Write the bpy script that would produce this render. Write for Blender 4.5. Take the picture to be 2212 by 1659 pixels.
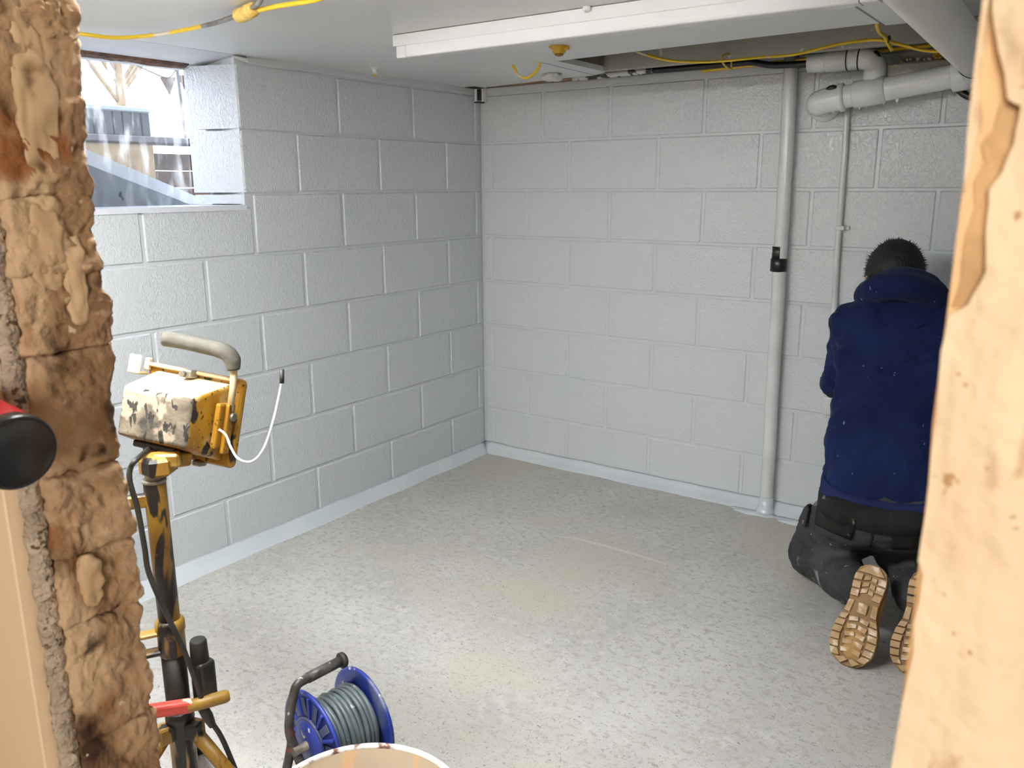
import bpy, bmesh, math, random
from mathutils import Vector, Matrix, noise
from mathutils.bvhtree import BVHTree

R = math.radians
scene = bpy.context.scene
col = scene.collection
for o in list(bpy.data.objects):
    bpy.data.objects.remove(o)

# ------------------------------------------------------------------ camera
F_PX, YAW, PITCH, ROLL = 1814.62, 0.61335, 0.23240, -0.00585
CAM = Vector((2.6041, -3.4477, 1.3818))
cam = bpy.data.cameras.new('camera')
cam.sensor_fit = 'HORIZONTAL'; cam.sensor_width = 36.0
cam.lens = 36.0 * F_PX / 2212.0
cam.clip_start = 0.02
cam_o = bpy.data.objects.new('camera', cam)
_f = Vector((-math.sin(YAW) * math.cos(PITCH), math.cos(YAW) * math.cos(PITCH), -math.sin(PITCH)))
_r = Vector((math.cos(YAW), math.sin(YAW), 0)); _u = _r.cross(_f)
_r2 = _r * math.cos(ROLL) + _u * math.sin(ROLL); _u2 = -_r * math.sin(ROLL) + _u * math.cos(ROLL)
mw = Matrix(((_r2.x, _u2.x, -_f.x, CAM.x), (_r2.y, _u2.y, -_f.y, CAM.y), (_r2.z, _u2.z, -_f.z, CAM.z), (0, 0, 0, 1)))
cam_o.matrix_world = mw
cam.dof.use_dof = True; cam.dof.focus_distance = 2.9; cam.dof.aperture_fstop = 11.0
col.objects.link(cam_o); scene.camera = cam_o

# ------------------------------------------------------------------ sky, lamp, exposure
world = bpy.data.worlds.new('overcast_sky'); scene.world = world; world.use_nodes = True
bg = world.node_tree.nodes['Background']
bg.inputs['Color'].default_value = (0.78, 0.87, 1.0, 1); bg.inputs['Strength'].default_value = 6.5
WIN_Y0, WIN_Y1, SILL, HEAD = -2.62, -1.435, 1.317, 1.812
po = bpy.data.lights.new('window_portal', 'AREA'); po.shape = 'RECTANGLE'
po.size = 0.47; po.size_y = WIN_Y1 - WIN_Y0 - 0.02; po.cycles.is_portal = True
po_o = bpy.data.objects.new('window_portal', po); po_o.location = (-0.235, (WIN_Y0 + WIN_Y1) / 2, 1.56)
po_o.rotation_euler = (0, R(-90), 0); col.objects.link(po_o)
hl = bpy.data.lights.new('hall_lamp', 'AREA'); hl.shape = 'DISK'; hl.size = 0.75
hl.color = (1.0, 0.97, 0.92); hl.energy = 40.0
hl_o = bpy.data.objects.new('hall_lamp', hl); hl_o.location = (3.05, -5.0, 1.75)
hl_o.rotation_euler = (Vector((1.6, -1.5, 1.2)) - hl_o.location).to_track_quat('-Z', 'Y').to_euler(); col.objects.link(hl_o)
vs = scene.view_settings
vs.view_transform = 'Standard'; vs.look = 'None'; vs.gamma = 1.0; vs.use_curve_mapping = False; vs.exposure = 0.15
scene.cycles.max_bounces = 6; scene.cycles.diffuse_bounces = 3; scene.cycles.glossy_bounces = 2; scene.cycles.transmission_bounces = 2

# ------------------------------------------------------------------ materials
def srgb(r, g, b):
    f = lambda c: c / 12.92 if c <= 0.04045 else ((c + 0.055) / 1.055) ** 2.4
    return (f(r / 255), f(g / 255), f(b / 255), 1)

def pmat(name, stops, scale=8, detail=5, rough=0.5, bump=None, metal=0.0, layers=(), dist=0.0, spec=0.5,
         coords='Position', stretch=(1, 1, 1), coat=0.0, sheen=0.0, bumps=()):
    m = bpy.data.materials.new(name); m.use_nodes = True
    nt = m.node_tree; n = nt.nodes; L = nt.links
    b = n['Principled BSDF']
    b.inputs['Roughness'].default_value = rough; b.inputs['Metallic'].default_value = metal
    b.inputs['Specular IOR Level'].default_value = spec
    if coat: b.inputs['Coat Weight'].default_value = coat; b.inputs['Coat Roughness'].default_value = 0.1
    if sheen: b.inputs['Sheen Weight'].default_value = sheen
    if coords == 'Position':
        src = n.new('ShaderNodeNewGeometry').outputs['Position']
    else:
        src = n.new('ShaderNodeTexCoord').outputs['Object']
    def nz(sc, dt, st=(1, 1, 1), ds=0.0, off=0.0):
        mp = n.new('ShaderNodeMapping'); L.new(src, mp.inputs['Vector'])
        mp.inputs['Scale'].default_value = st; mp.inputs['Location'].default_value = (off, off * 1.7, off * 0.6)
        t = n.new('ShaderNodeTexNoise'); L.new(mp.outputs[0], t.inputs['Vector'])
        t.inputs['Scale'].default_value = sc; t.inputs['Detail'].default_value = dt; t.inputs['Distortion'].default_value = ds
        return t.outputs['Fac']
    if len(stops) == 1:
        rgb = n.new('ShaderNodeRGB'); rgb.outputs[0].default_value = stops[0][1]; c = rgb.outputs[0]
    else:
        r = n.new('ShaderNodeValToRGB'); L.new(nz(scale, detail, stretch, dist), r.inputs[0])
        e = r.color_ramp.elements
        e[0].position, e[0].color = stops[0]; e[1].position, e[1].color = stops[-1]
        for s in stops[1:-1]:
            x = e.new(s[0]); x.color = s[1]
        c = r.outputs[0]
    for i, ly in enumerate(layers):
        color, sc, lo, hi = ly[:4]; st = ly[4] if len(ly) > 4 else (1, 1, 1); ds = ly[5] if len(ly) > 5 else 0.0
        mr = n.new('ShaderNodeMapRange'); mr.interpolation_type = 'SMOOTHSTEP'
        mr.inputs['From Min'].default_value = lo; mr.inputs['From Max'].default_value = hi
        L.new(nz(sc, 3, st, ds, 3.1 + 2.3 * i), mr.inputs['Value'])
        mx = n.new('ShaderNodeMix'); mx.data_type = 'RGBA'
        L.new(mr.outputs[0], mx.inputs['Factor']); L.new(c, mx.inputs['A']); mx.inputs['B'].default_value = color
        c = mx.outputs['Result']
    L.new(c, b.inputs['Base Color'])
    bl = ([bump] if bump else []) + list(bumps)
    prev = None
    for (sc, stn, dst, *rest) in bl:
        st = rest[0] if rest else (1, 1, 1); ds = rest[1] if len(rest) > 1 else 0.0
        bp = n.new('ShaderNodeBump'); bp.inputs['Strength'].default_value = stn; bp.inputs['Distance'].default_value = dst
        L.new(nz(sc, 2, st, ds, 9.0), bp.inputs['Height'])
        if prev: L.new(prev, bp.inputs['Normal'])
        prev = bp.outputs[0]
    if prev: L.new(prev, b.inputs['Normal'])
    return m

M = {}
def C(r, g, b): return srgb(r, g, b)
M['wall'] = pmat('grey_masonry_paint', [(0, C(198, 203, 207))], scale=2.5, rough=0.15, spec=0.6,
                 bump=(74, 0.6, 0.007, (1, 1, 0.7), 1.6))
M['mortar'] = pmat('grey_painted_mortar', [(0, C(193, 198, 202))], scale=4, rough=0.32,
                   bump=(60, 0.4, 0.005))
M['cove'] = pmat('blue_grey_gloss_cove_paint', [(0.4, C(196, 204, 211)), (0.6, C(203, 209, 214))], scale=5, rough=0.2,
                 bump=(30, 0.25, 0.004, (1, 1, 3)))
M['ceiling'] = pmat('ceiling_paint', [(0.35, C(226, 229, 230)), (0.65, C(232, 234, 234))], scale=1.5, detail=2, rough=0.35)
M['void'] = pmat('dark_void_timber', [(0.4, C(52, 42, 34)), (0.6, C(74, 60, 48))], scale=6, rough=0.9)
M['void_grey'] = pmat('painted_joist_grey', [(0.35, C(158, 158, 150)), (0.65, C(170, 170, 161))], scale=5, rough=0.6,
                      bump=(25, 0.2, 0.003), layers=[(C(214, 214, 210), 22, 0.66, 0.70)])
M['joist_dark'] = pmat('stained_joist', [(0.35, C(105, 98, 84)), (0.65, C(126, 119, 105))], scale=6, rough=0.8,
                       layers=[(C(40, 34, 28), 30, 0.64, 0.70, (1, 1, 0.4))])
M['bare_wood'] = pmat('bare_softwood', [(0.3, C(150, 110, 78)), (0.7, C(196, 156, 118))], scale=9, rough=0.75, stretch=(0.3, 1, 5),
                      layers=[(C(92, 60, 40), 7, 0.60, 0.68)])
M['white_plastic'] = pmat('white_batten_plastic', [(0, C(222, 222, 224))], rough=0.28)
M['diffuser'] = pmat('opal_diffuser', [(0, C(228, 228, 231))], rough=0.22)
M['diffuser_lit'] = pmat('glowing_opal_diffuser', [(0, C(244, 244, 247))], rough=0.22)
_d = M['diffuser_lit'].node_tree.nodes['Principled BSDF']; _d.inputs['Emission Color'].default_value = (0.945, 0.98, 1.0, 1); _d.inputs['Emission Strength'].default_value = 265.0
M['pipe'] = pmat('grey_painted_pipe', [(0.35, C(200, 203, 203)), (0.65, C(212, 214, 214))], scale=9, rough=0.22,
                 bump=(45, 0.25, 0.004, (1, 1, 0.5)))
M['soil'] = pmat('thick_painted_soil_pipe', [(0.35, C(220, 225, 224)), (0.65, C(229, 232, 231))], scale=9, rough=0.14,
                 bump=(40, 0.4, 0.006, (1, 1, 1)))
M['big_pipe'] = pmat('beige_plastic_pipe', [(0.35, C(222, 217, 208)), (0.65, C(230, 226, 219))], scale=5, rough=0.35, bump=(25, 0.08, 0.003))
M['black'] = pmat('black_plastic', [(0, C(22, 22, 23))], rough=0.32)
M['black_paint_specks'] = pmat('black_hose_with_paint', [(0, C(26, 26, 26))], rough=0.4, layers=[(C(188, 190, 190), 26, 0.60, 0.64)])
M['grey_specks'] = pmat('half_painted_hose', [(0, C(60, 60, 60))], rough=0.5, layers=[(C(214, 215, 214), 20, 0.47, 0.52)])
M['yellow_cable'] = pmat('yellow_site_cable', [(0.4, C(226, 190, 34)), (0.7, C(238, 206, 62))], scale=14, rough=0.38,
                         layers=[(C(222, 212, 190), 9, 0.60, 0.66)])
M['masking'] = pmat('crinkled_yellow_tape', [(0.3, C(196, 160, 62)), (0.7, C(226, 200, 116))], scale=40, rough=0.6, bump=(120, 0.5, 0.004))
M['yellow_plastic'] = pmat('yellow_plastic', [(0.3, C(190, 148, 34)), (0.7, C(212, 172, 48))], scale=30, rough=0.5)
M['brass'] = pmat('brass', [(0, C(150, 112, 60))], rough=0.35, metal=0.9)
M['filler'] = pmat('white_filler', [(0, C(222, 222, 220))], rough=0.5, bump=(40, 0.6, 0.01))
M['sill'] = pmat('sill_paint', [(0, C(212, 216, 224))], rough=0.25, bump=(30, 0.1, 0.003))
M['soffit'] = pmat('soffit_paint', [(0.4, C(206, 208, 214)), (0.6, C(216, 216, 218))], rough=0.4, scale=4, bump=(20, 0.15, 0.004))
M['rotten'] = pmat('rotten_timber', [(0.3, C(58, 44, 38)), (0.7, C(120, 92, 78))], scale=30, rough=0.9, bump=(60, 0.8, 0.01))

def floor_material():
    m = pmat('speckled_concrete_screed', [(0.30, C(178, 176, 172)), (0.5, C(187, 185, 181)), (0.70, C(196, 194, 190))], scale=3.2, detail=4, rough=0.45,
             layers=[(C(195, 193, 188), 22, 0.48, 0.70), (C(172, 169, 163), 38, 0.54, 0.64, (1, 1.4, 1)),
                     (C(188, 184, 172), 1.3, 0.50, 0.66), (C(150, 147, 142), 85, 0.60, 0.66, (1, 1, 1), 2.0),
                     (C(112, 110, 107), 130, 0.665, 0.70, (0.7, 1.3, 1), 1.6), (C(96, 95, 93), 46, 0.73, 0.745, (1, 1.6, 1))],
             bump=(40, 0.06, 0.003))
    return m
M['floor'] = floor_material()
M['hall'] = pmat('hall_plaster', [(0.4, C(196, 170, 138)), (0.6, C(206, 182, 150))], scale=3, rough=0.8)
M['brick'] = pmat('broken_old_brick', [(0.28, C(82, 58, 38)), (0.42, C(132, 102, 72)), (0.56, C(166, 134, 100)), (0.74, C(198, 170, 138))], scale=8, detail=6,
                  rough=0.92, dist=0.7, layers=[(C(196, 168, 134), 5, 0.54, 0.61, (1, 1, 0.6)), (C(58, 38, 22), 11, 0.58, 0.68, (1, 1, 1), 0.5), (C(138, 88, 48), 7, 0.60, 0.70), (C(196, 174, 146), 50, 0.70, 0.74)],
                  bump=(30, 0.8, 0.014, (1, 1, 0.6), 0.6), bumps=[(110, 0.6, 0.005)])
M['jamb_plaster'] = pmat('smeared_jamb_plaster', [(0.3, C(186, 156, 118)), (0.7, C(208, 180, 142))], scale=7, rough=0.85, layers=[(C(120, 88, 58), 13, 0.62, 0.70)],
                         bump=(26, 0.5, 0.01, (1, 1, 0.5)))
M['crumb'] = pmat('crumbling_mortar', [(0.3, C(150, 136, 118)), (0.7, C(200, 186, 166))], scale=26, rough=0.95, layers=[(C(92, 74, 58), 60, 0.60, 0.66)],
                  bump=(110, 0.9, 0.01))
M['board'] = pmat('smooth_pale_board', [(0.3, C(230, 206, 172)), (0.7, C(236, 213, 181))], scale=1.2, rough=0.6, stretch=(6, 6, 0.4), bump=(14, 0.05, 0.004))
M['cream_plaster'] = pmat('cream_flaking_plaster', [(0.3, C(226, 202, 166)), (0.5, C(236, 214, 180)), (0.7, C(242, 224, 194))], scale=11, rough=0.75, dist=0.6, stretch=(1.6, 1, 0.6),
                          layers=[(C(204, 172, 130), 30, 0.60, 0.70, (1.3, 1, 0.6)), (C(190, 150, 106), 80, 0.68, 0.72)], bump=(34, 0.9, 0.010, (1, 1, 0.6)), bumps=[(9, 0.8, 0.02, (1.5, 1, 0.35)), (110, 0.5, 0.003)])
M['stud'] = pmat('bare_pine_stud', [(0.3, C(214, 170, 118)), (0.7, C(236, 200, 152))], scale=14, rough=0.7, stretch=(5, 5, 0.35),
                 layers=[(C(150, 104, 60), 7, 0.66, 0.78)], bump=(30, 0.2, 0.004, (3, 3, 0.3)))
M['gouge'] = pmat('dark_gouged_timber', [(0.3, C(146, 112, 76)), (0.7, C(206, 168, 122))], scale=18, rough=0.9, stretch=(1, 1, 0.5), bump=(40, 0.8, 0.012))
M['red'] = pmat('red_enamel', [(0, C(176, 22, 30))], rough=0.25)
M['lamp_yellow'] = pmat('worn_yellow_enamel', [(0.35, C(140, 98, 18)), (0.65, C(170, 126, 34))], scale=14, rough=0.45, coords='Object',
                        layers=[(C(176, 150, 104), 18, 0.56, 0.70), (C(34, 28, 20), 24, 0.59, 0.63, (1, 1, 0.6), 0.5), (C(60, 44, 22), 75, 0.63, 0.68)], bump=(60, 0.2, 0.003))
M['lamp_top'] = pmat('dusty_toplit_cream_enamel', [(0.35, C(206, 182, 138)), (0.65, C(220, 202, 166))], scale=12, rough=0.6, coords='Object',
                     layers=[(C(206, 166, 96), 11, 0.60, 0.74)])  # pale cream: dust plus the strong light from above, put into the colour
M['lamp_rear'] = pmat('grey_caked_dirt', [(0.35, C(82, 75, 64)), (0.65, C(120, 110, 95))], scale=16, rough=0.9, coords='Object',
                      layers=[(C(152, 138, 120), 14, 0.50, 0.56), (C(40, 38, 34), 52, 0.55, 0.59, (1, 1, 0.45), 0.7), (C(56, 54, 48), 16, 0.58, 0.68)], bump=(70, 0.6, 0.006))
M['pole'] = pmat('chipped_yellow_pole', [(0.35, C(126, 92, 26)), (0.65, C(156, 122, 50))], scale=10, rough=0.45, coords='Object',
                 layers=[(C(196, 166, 104), 9, 0.60, 0.72), (C(24, 20, 17), 11, 0.53, 0.56, (1.6, 1.6, 0.35), 0.4), (C(92, 58, 34), 30, 0.66, 0.70)], bump=(50, 0.25, 0.003))
M['pole_black'] = pmat('black_rusted_pole', [(0.35, C(18, 16, 14)), (0.65, C(30, 26, 22))], scale=12, rough=0.45, coords='Object',
                       layers=[(C(110, 78, 40), 16, 0.60, 0.66, (1, 1, 0.5))])
M['foam'] = pmat('black_foam_grip', [(0.35, C(62, 60, 54)), (0.65, C(88, 86, 78))], scale=22, rough=0.8, coords='Object', bump=(120, 0.4, 0.003),
                 layers=[(C(150, 144, 130), 14, 0.66, 0.78)])
M['clamp_red'] = pmat('worn_red_lever', [(0.4, C(176, 52, 42)), (0.6, C(196, 74, 60))], scale=20, rough=0.5, coords='Object', layers=[(C(206, 190, 168), 22, 0.58, 0.63), (C(60, 40, 30), 40, 0.66, 0.7)])
M['rubber'] = pmat('dusty_black_rubber', [(0.35, C(30, 29, 27)), (0.65, C(50, 48, 44))], scale=20, rough=0.55, coords='Object')
M['wire'] = pmat('white_wire', [(0.4, C(206, 206, 204)), (0.6, C(222, 222, 220))], scale=30, rough=0.35)
M['steel'] = pmat('dull_steel', [(0.4, C(120, 116, 108)), (0.6, C(150, 146, 138))], scale=30, rough=0.4, metal=0.6)
M['blue'] = pmat('dusty_blue_plastic', [(0.35, C(30, 48, 132)), (0.65, C(44, 66, 154))], scale=8, rough=0.4, coords='Object',
                 layers=[(C(126, 134, 156), 9, 0.50, 0.68, (1, 1, 0.5)), (C(196, 190, 172), 34, 0.66, 0.71)])
M['blue_dark'] = pmat('blue_slot_shadow_plastic', [(0.35, C(22, 30, 84)), (0.65, C(92, 100, 124))], scale=10, rough=0.5, coords='Object')
M['reel_cable'] = pmat('grey_rubber_cable', [(0.35, C(66, 76, 80)), (0.65, C(92, 104, 108))], scale=14, rough=0.38, coords='Object', layers=[(C(150, 156, 156), 60, 0.68, 0.72)])
M['reel_frame'] = pmat('scuffed_black_tube', [(0.35, C(44, 42, 40)), (0.65, C(84, 80, 76))], scale=26, rough=0.45, coords='Object',
                       layers=[(C(142, 66, 56), 8, 0.60, 0.66), (C(176, 172, 164), 40, 0.66, 0.70)], bump=(80, 0.3, 0.002))
M['bucket'] = pmat('stained_cream_bucket', [(0.35, C(126, 108, 84)), (0.65, C(142, 123, 97))], scale=5, rough=0.65, coords='Object',
                   layers=[(C(150, 114, 74), 6, 0.60, 0.66, (1.8, 1.8, 0.5), 0.6), (C(96, 64, 40), 11, 0.68, 0.71, (2, 2, 0.4), 0.6)])
M['bucket_rim'] = pmat('chipped_bucket_rim', [(0.36, C(104, 70, 62)), (0.46, C(222, 216, 208)), (0.7, C(228, 224, 218))], scale=40, rough=0.35, coords='Object')
M['hoodie'] = pmat('navy_sweatshirt_fleece', [(0.35, C(15, 25, 58)), (0.65, C(20, 33, 71))], scale=6, rough=0.95, spec=0.12, sheen=0.05, coords='Object',
                   layers=[(C(100, 112, 140), 34, 0.705, 0.725, (1, 1, 0.6))], bump=(260, 0.25, 0.002), bumps=[(9, 0.35, 0.02, (1, 1, 1.8))])
M['hem'] = pmat('navy_ribbed_hem', [(0.35, C(27, 34, 72)), (0.65, C(32, 40, 80))], scale=6, rough=0.95, spec=0.15, coords='Object', bump=(200, 0.3, 0.002, (1, 1, 0.1)))
M['trouser'] = pmat('dark_grey_work_trousers', [(0.35, C(46, 47, 50)), (0.65, C(62, 63, 67))], scale=6, rough=0.9, spec=0.2, coords='Object',
                    layers=[(C(132, 132, 132), 12, 0.60, 0.76, (1, 1, 1), 0.6), (C(190, 190, 188), 44, 0.70, 0.73)], bump=(300, 0.2, 0.002), bumps=[(12, 0.6, 0.02, (1, 1, 1.6), 0.6)])
M['trouser_black'] = pmat('black_canvas_panel', [(0.35, C(22, 22, 22)), (0.65, C(34, 34, 33))], scale=8, rough=0.9, spec=0.2, coords='Object',
                          layers=[(C(90, 96, 84), 40, 0.70, 0.74)], bump=(200, 0.25, 0.002))
M['sole'] = pmat('tan_gum_sole', [(0.35, C(150, 118, 74)), (0.65, C(178, 146, 104))], scale=16, rough=0.55, coords='Object',
                 layers=[(C(206, 188, 164), 26, 0.54, 0.66)], bump=(60, 0.3, 0.004))
M['sole_dark'] = pmat('brown_sole_groove', [(0.35, C(112, 82, 42)), (0.65, C(140, 106, 60))], scale=14, rough=0.6, coords='Object', bump=(60, 0.3, 0.004))
M['leather'] = pmat('tan_nubuck', [(0.35, C(142, 106, 56)), (0.65, C(170, 132, 80))], scale=12, rough=0.8, coords='Object', bump=(60, 0.3, 0.003))
M['skin'] = pmat('skin', [(0.35, C(186, 128, 104)), (0.65, C(204, 146, 122))], scale=20, rough=0.55, coords='Object', bump=(120, 0.15, 0.002))
M['hair'] = pmat('short_dark_hair', [(0.35, C(10, 9, 8)), (0.65, C(20, 18, 17))], scale=60, rough=0.7, coords='Object', stretch=(1, 1, 0.2), bump=(140, 0.9, 0.006, (1, 1, 0.25)))
M['out_wood'] = pmat('outdoor_brown_boards', [(0.35, C(74, 58, 50)), (0.65, C(92, 74, 64))], scale=10, rough=0.9, stretch=(1, 1, 4))
M['out_cap'] = pmat('outdoor_grey_cap', [(0.35, C(70, 66, 70)), (0.65, C(84, 80, 84))], scale=8, rough=0.8)
M['out_dark'] = pmat('outdoor_dark_slats', [(0.35, C(42, 44, 50)), (0.65, C(58, 60, 66))], scale=8, rough=0.8)
M['out_ground'] = pmat('outdoor_paving', [(0.35, C(120, 112, 104)), (0.65, C(140, 132, 124))], scale=5, rough=0.9)
M['slate'] = pmat('grey_cracked_slab', [(0.35, C(122, 130, 138)), (0.65, C(142, 150, 158))], scale=4, rough=0.5, layers=[(C(48, 52, 56), 9, 0.66, 0.68)])
M['bark'] = pmat('pale_bark', [(0.35, C(120, 100, 74)), (0.65, C(138, 120, 92))], scale=20, rough=0.9)
M['flag'] = pmat('brown_bunting_cloth', [(0, C(72, 54, 50))], rough=0.8)

def glass_material():
    m = bpy.data.materials.new('dusty_window_glass'); m.use_nodes = True
    nt = m.node_tree; n = nt.nodes; L = nt.links; n.clear()
    out = n.new('ShaderNodeOutputMaterial'); tr = n.new('ShaderNodeBsdfTransparent'); tr.inputs[0].default_value = (0.95, 0.96, 0.97, 1)
    gl = n.new('ShaderNodeBsdfGlossy'); gl.inputs['Roughness'].default_value = 0.02
    du = n.new('ShaderNodeBsdfTranslucent'); du.inputs[0].default_value = (0.8, 0.78, 0.75, 1)
    g = n.new('ShaderNodeNewGeometry'); mp = n.new('ShaderNodeMapping'); mp.inputs['Scale'].default_value = (1, 1, 0.25)
    L.new(g.outputs['Position'], mp.inputs[0])
    t = n.new('ShaderNodeTexNoise'); t.inputs['Scale'].default_value = 34; t.inputs['Detail'].default_value = 6; L.new(mp.outputs[0], t.inputs['Vector'])
    mr = n.new('ShaderNodeMapRange'); mr.inputs['From Min'].default_value = 0.5; mr.inputs['From Max'].default_value = 0.75; mr.inputs['To Min'].default_value = 0.03; mr.inputs['To Max'].default_value = 0.3
    L.new(t.outputs['Fac'], mr.inputs['Value'])
    m1 = n.new('ShaderNodeMixShader'); m1.inputs[0].default_value = 0.04; L.new(tr.outputs[0], m1.inputs[1]); L.new(gl.outputs[0], m1.inputs[2])
    m2 = n.new('ShaderNodeMixShader'); L.new(mr.outputs[0], m2.inputs[0]); L.new(m1.outputs[0], m2.inputs[1]); L.new(du.outputs[0], m2.inputs[2])
    L.new(m2.outputs[0], out.inputs[0]); return m
M['glass'] = glass_material()

# ------------------------------------------------------------------ mesh helpers
ROOT = {}
def root_loc(p):
    while p is not None and p.parent is not None: p = p.parent
    return p.location.copy() if p is not None else Vector((0, 0, 0))

def obj(name, bm, m, parent=None, smooth=False, recalc=True):
    if recalc: bmesh.ops.recalc_face_normals(bm, faces=bm.faces)
    off = root_loc(parent)
    if off.length > 0:
        for v in bm.verts: v.co -= off
    me = bpy.data.meshes.new(name); bm.to_mesh(me); bm.free()
    ms = m if isinstance(m, (list, tuple)) else [m]
    for x in ms: me.materials.append(M[x] if isinstance(x, str) else x)
    if smooth:
        for pl in me.polygons: pl.use_smooth = True
    o = bpy.data.objects.new(name, me); col.objects.link(o)
    if parent: o.parent = parent
    return o

def tag(o, label=None, cat=None, group=None, kind=None):
    if label: o['label'] = label
    if cat: o['category'] = cat
    if group: o['group'] = group
    if kind: o['kind'] = kind
    return o

def thing(name, loc, label, cat, group=None, kind=None):
    o = bpy.data.objects.new(name, None); col.objects.link(o); o.location = loc; o.empty_display_size = 0.05
    return tag(o, label, cat, group, kind)

def V(*a): return Vector(a)

def box(bm, a, b, bev=0.0, mat=None, seg=1, mi=0):
    """box with corners a,b (before matrix mat)"""
    a = Vector(a); b = Vector(b); c = (a + b) / 2; s = b - a
    t = bmesh.new(); bmesh.ops.create_cube(t, size=1.0)
    for v in t.verts: v.co = Vector((v.co.x * s.x, v.co.y * s.y, v.co.z * s.z)) + c
    if bev > 0: bmesh.ops.bevel(t, geom=list(t.edges), offset=bev, segments=seg, profile=0.5, affect='EDGES')
    join(bm, t, mat, mi)

def join(bm, t, mat=None, mi=0):
    mp = {}
    for v in t.verts: mp[v] = bm.verts.new(mat @ v.co if mat else v.co)
    for f in t.faces:
        try:
            nf = bm.faces.new([mp[v] for v in f.verts]); nf.material_index = mi if mi else f.material_index; nf.smooth = f.smooth
        except ValueError: pass
    t.free()

def prism(bm, poly, axis, d0, d1, mi=0):
    """polygon (list of 2-tuples) extruded along axis 'x','y' or 'z' from d0 to d1"""
    def P(q, d):
        return {'x': V(d, q[0], q[1]), 'y': V(q[0], d, q[1]), 'z': V(q[0], q[1], d)}[axis]
    A = [bm.verts.new(P(q, d0)) for q in poly]; B = [bm.verts.new(P(q, d1)) for q in poly]
    n = len(poly)
    fs = [bm.faces.new(A), bm.faces.new(B[::-1])]
    for i in range(n): fs.append(bm.faces.new([A[i], A[(i + 1) % n], B[(i + 1) % n], B[i]]))
    for f in fs: f.material_index = mi

def cr(pts, n=8):
    """Catmull-Rom resample"""
    P = [Vector(p) for p in pts]; P = [2 * P[0] - P[1]] + P + [2 * P[-1] - P[-2]]
    out = []
    for i in range(1, len(P) - 2):
        for k in range(n):
            t = k / n; a, b, c, d = P[i - 1], P[i], P[i + 1], P[i + 2]
            out.append(0.5 * ((2 * b) + (c - a) * t + (2 * a - 5 * b + 4 * c - d) * t * t + (3 * b - a - 3 * c + d) * t ** 3))
    out.append(P[-2]); return out

def tube(bm, pts, r, seg=10, caps=True, mi=0):
    """tube along points; r number or list"""
    P = [Vector(p) for p in pts]; n = len(P)
    rs = r if isinstance(r, (list, tuple)) else [r] * n
    rings = []; prev = None
    for i in range(n):
        d = (P[min(i + 1, n - 1)] - P[max(i - 1, 0)]).normalized()
        if prev is None:
            u = d.orthogonal().normalized()
        else:
            u = (prev - d * prev.dot(d)).normalized()
        prev = u; w = d.cross(u)
        rings.append([bm.verts.new(P[i] + (u * math.cos(2 * math.pi * k / seg) + w * math.sin(2 * math.pi * k / seg)) * rs[i]) for k in range(seg)])
    fs = []
    for i in range(n - 1):
        for k in range(seg):
            fs.append(bm.faces.new([rings[i][k], rings[i][(k + 1) % seg], rings[i + 1][(k + 1) % seg], rings[i + 1][k]]))
    for f in fs: f.smooth = True; f.material_index = mi
    if caps:
        for rr in (rings[0][::-1], rings[-1]):
            f = bm.faces.new(rr); f.material_index = mi

def lathe(bm, prof, mat, seg=40, closed=False, mi=0):
    """profile list of (r, z) revolved about local z then placed by mat"""
    rings = []
    for (r, z) in prof:
        rings.append([bm.verts.new(mat @ V(r * math.cos(2 * math.pi * k / seg), r * math.sin(2 * math.pi * k / seg), z)) for k in range(seg)])
    n = len(prof)
    for i in range(n if closed else n - 1):
        a, b = rings[i], rings[(i + 1) % n]
        for k in range(seg):
            f = bm.faces.new([a[k], a[(k + 1) % seg], b[(k + 1) % seg], b[k]]); f.smooth = True; f.material_index = mi
    if not closed:
        for rr in (rings[0][::-1], rings[-1]):
            f = bm.faces.new(rr); f.material_index = mi

def axis_mat(p, d):
    return Matrix.Translation(p) @ Vector(d).to_track_quat('Z', 'Y').to_matrix().to_4x4()

def cyl(bm, p0, p1, r, seg=16, r1=None, mi=0):
    p0 = Vector(p0); p1 = Vector(p1); d = p1 - p0
    lathe(bm, [(r, 0), (r if r1 is None else r1, d.length)], axis_mat(p0, d), seg, mi=mi)

def fresh(): return bmesh.new()

def part(name, m, parent, fn, smooth=False):
    bm = fresh(); fn(bm); return obj(name, bm, m, parent, smooth)

# ================================================================== THE SETTING
ZT = 1.8075                     # top of the first block course
XR, YF, ZTOP = 3.35, -2.923, 2.06  # right wall, inner face of the doorway wall, underside of deck above
YN = -3.028                     # hall face of doorway wall

bm = fresh(); box(bm, (-0.25, YN, -0.10), (XR + 0.1, 0.25, 0.0))
tag(obj('floor', bm, 'floor'), 'speckled pale grey concrete floor of the basement room', 'floor', kind='structure')

b = fresh(); cl_ = [(0.916, -0.767), (0.998, -0.739), (1.122, -0.735), (1.246, -0.738), (1.366, -0.745), (1.408, -0.755)]
wd_ = [0.004, 0.016, 0.012, 0.014, 0.008, 0.002]; up_ = [b.verts.new(V(x, y + w, 0.0006)) for (x, y), w in zip(cl_, wd_)]; lo_ = [b.verts.new(V(x, y - w * 0.6, 0.0006)) for (x, y), w in zip(cl_, wd_)]
for i in range(5): b.faces.new([lo_[i], lo_[i + 1], up_[i + 1], up_[i]])
obj('chalk_scuff', b, pmat('chalk_scuff', [(0.35, C(196, 193, 187)), (0.65, C(206, 202, 197))], scale=40, rough=0.6), bpy.data.objects['floor'], recalc=False)
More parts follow.
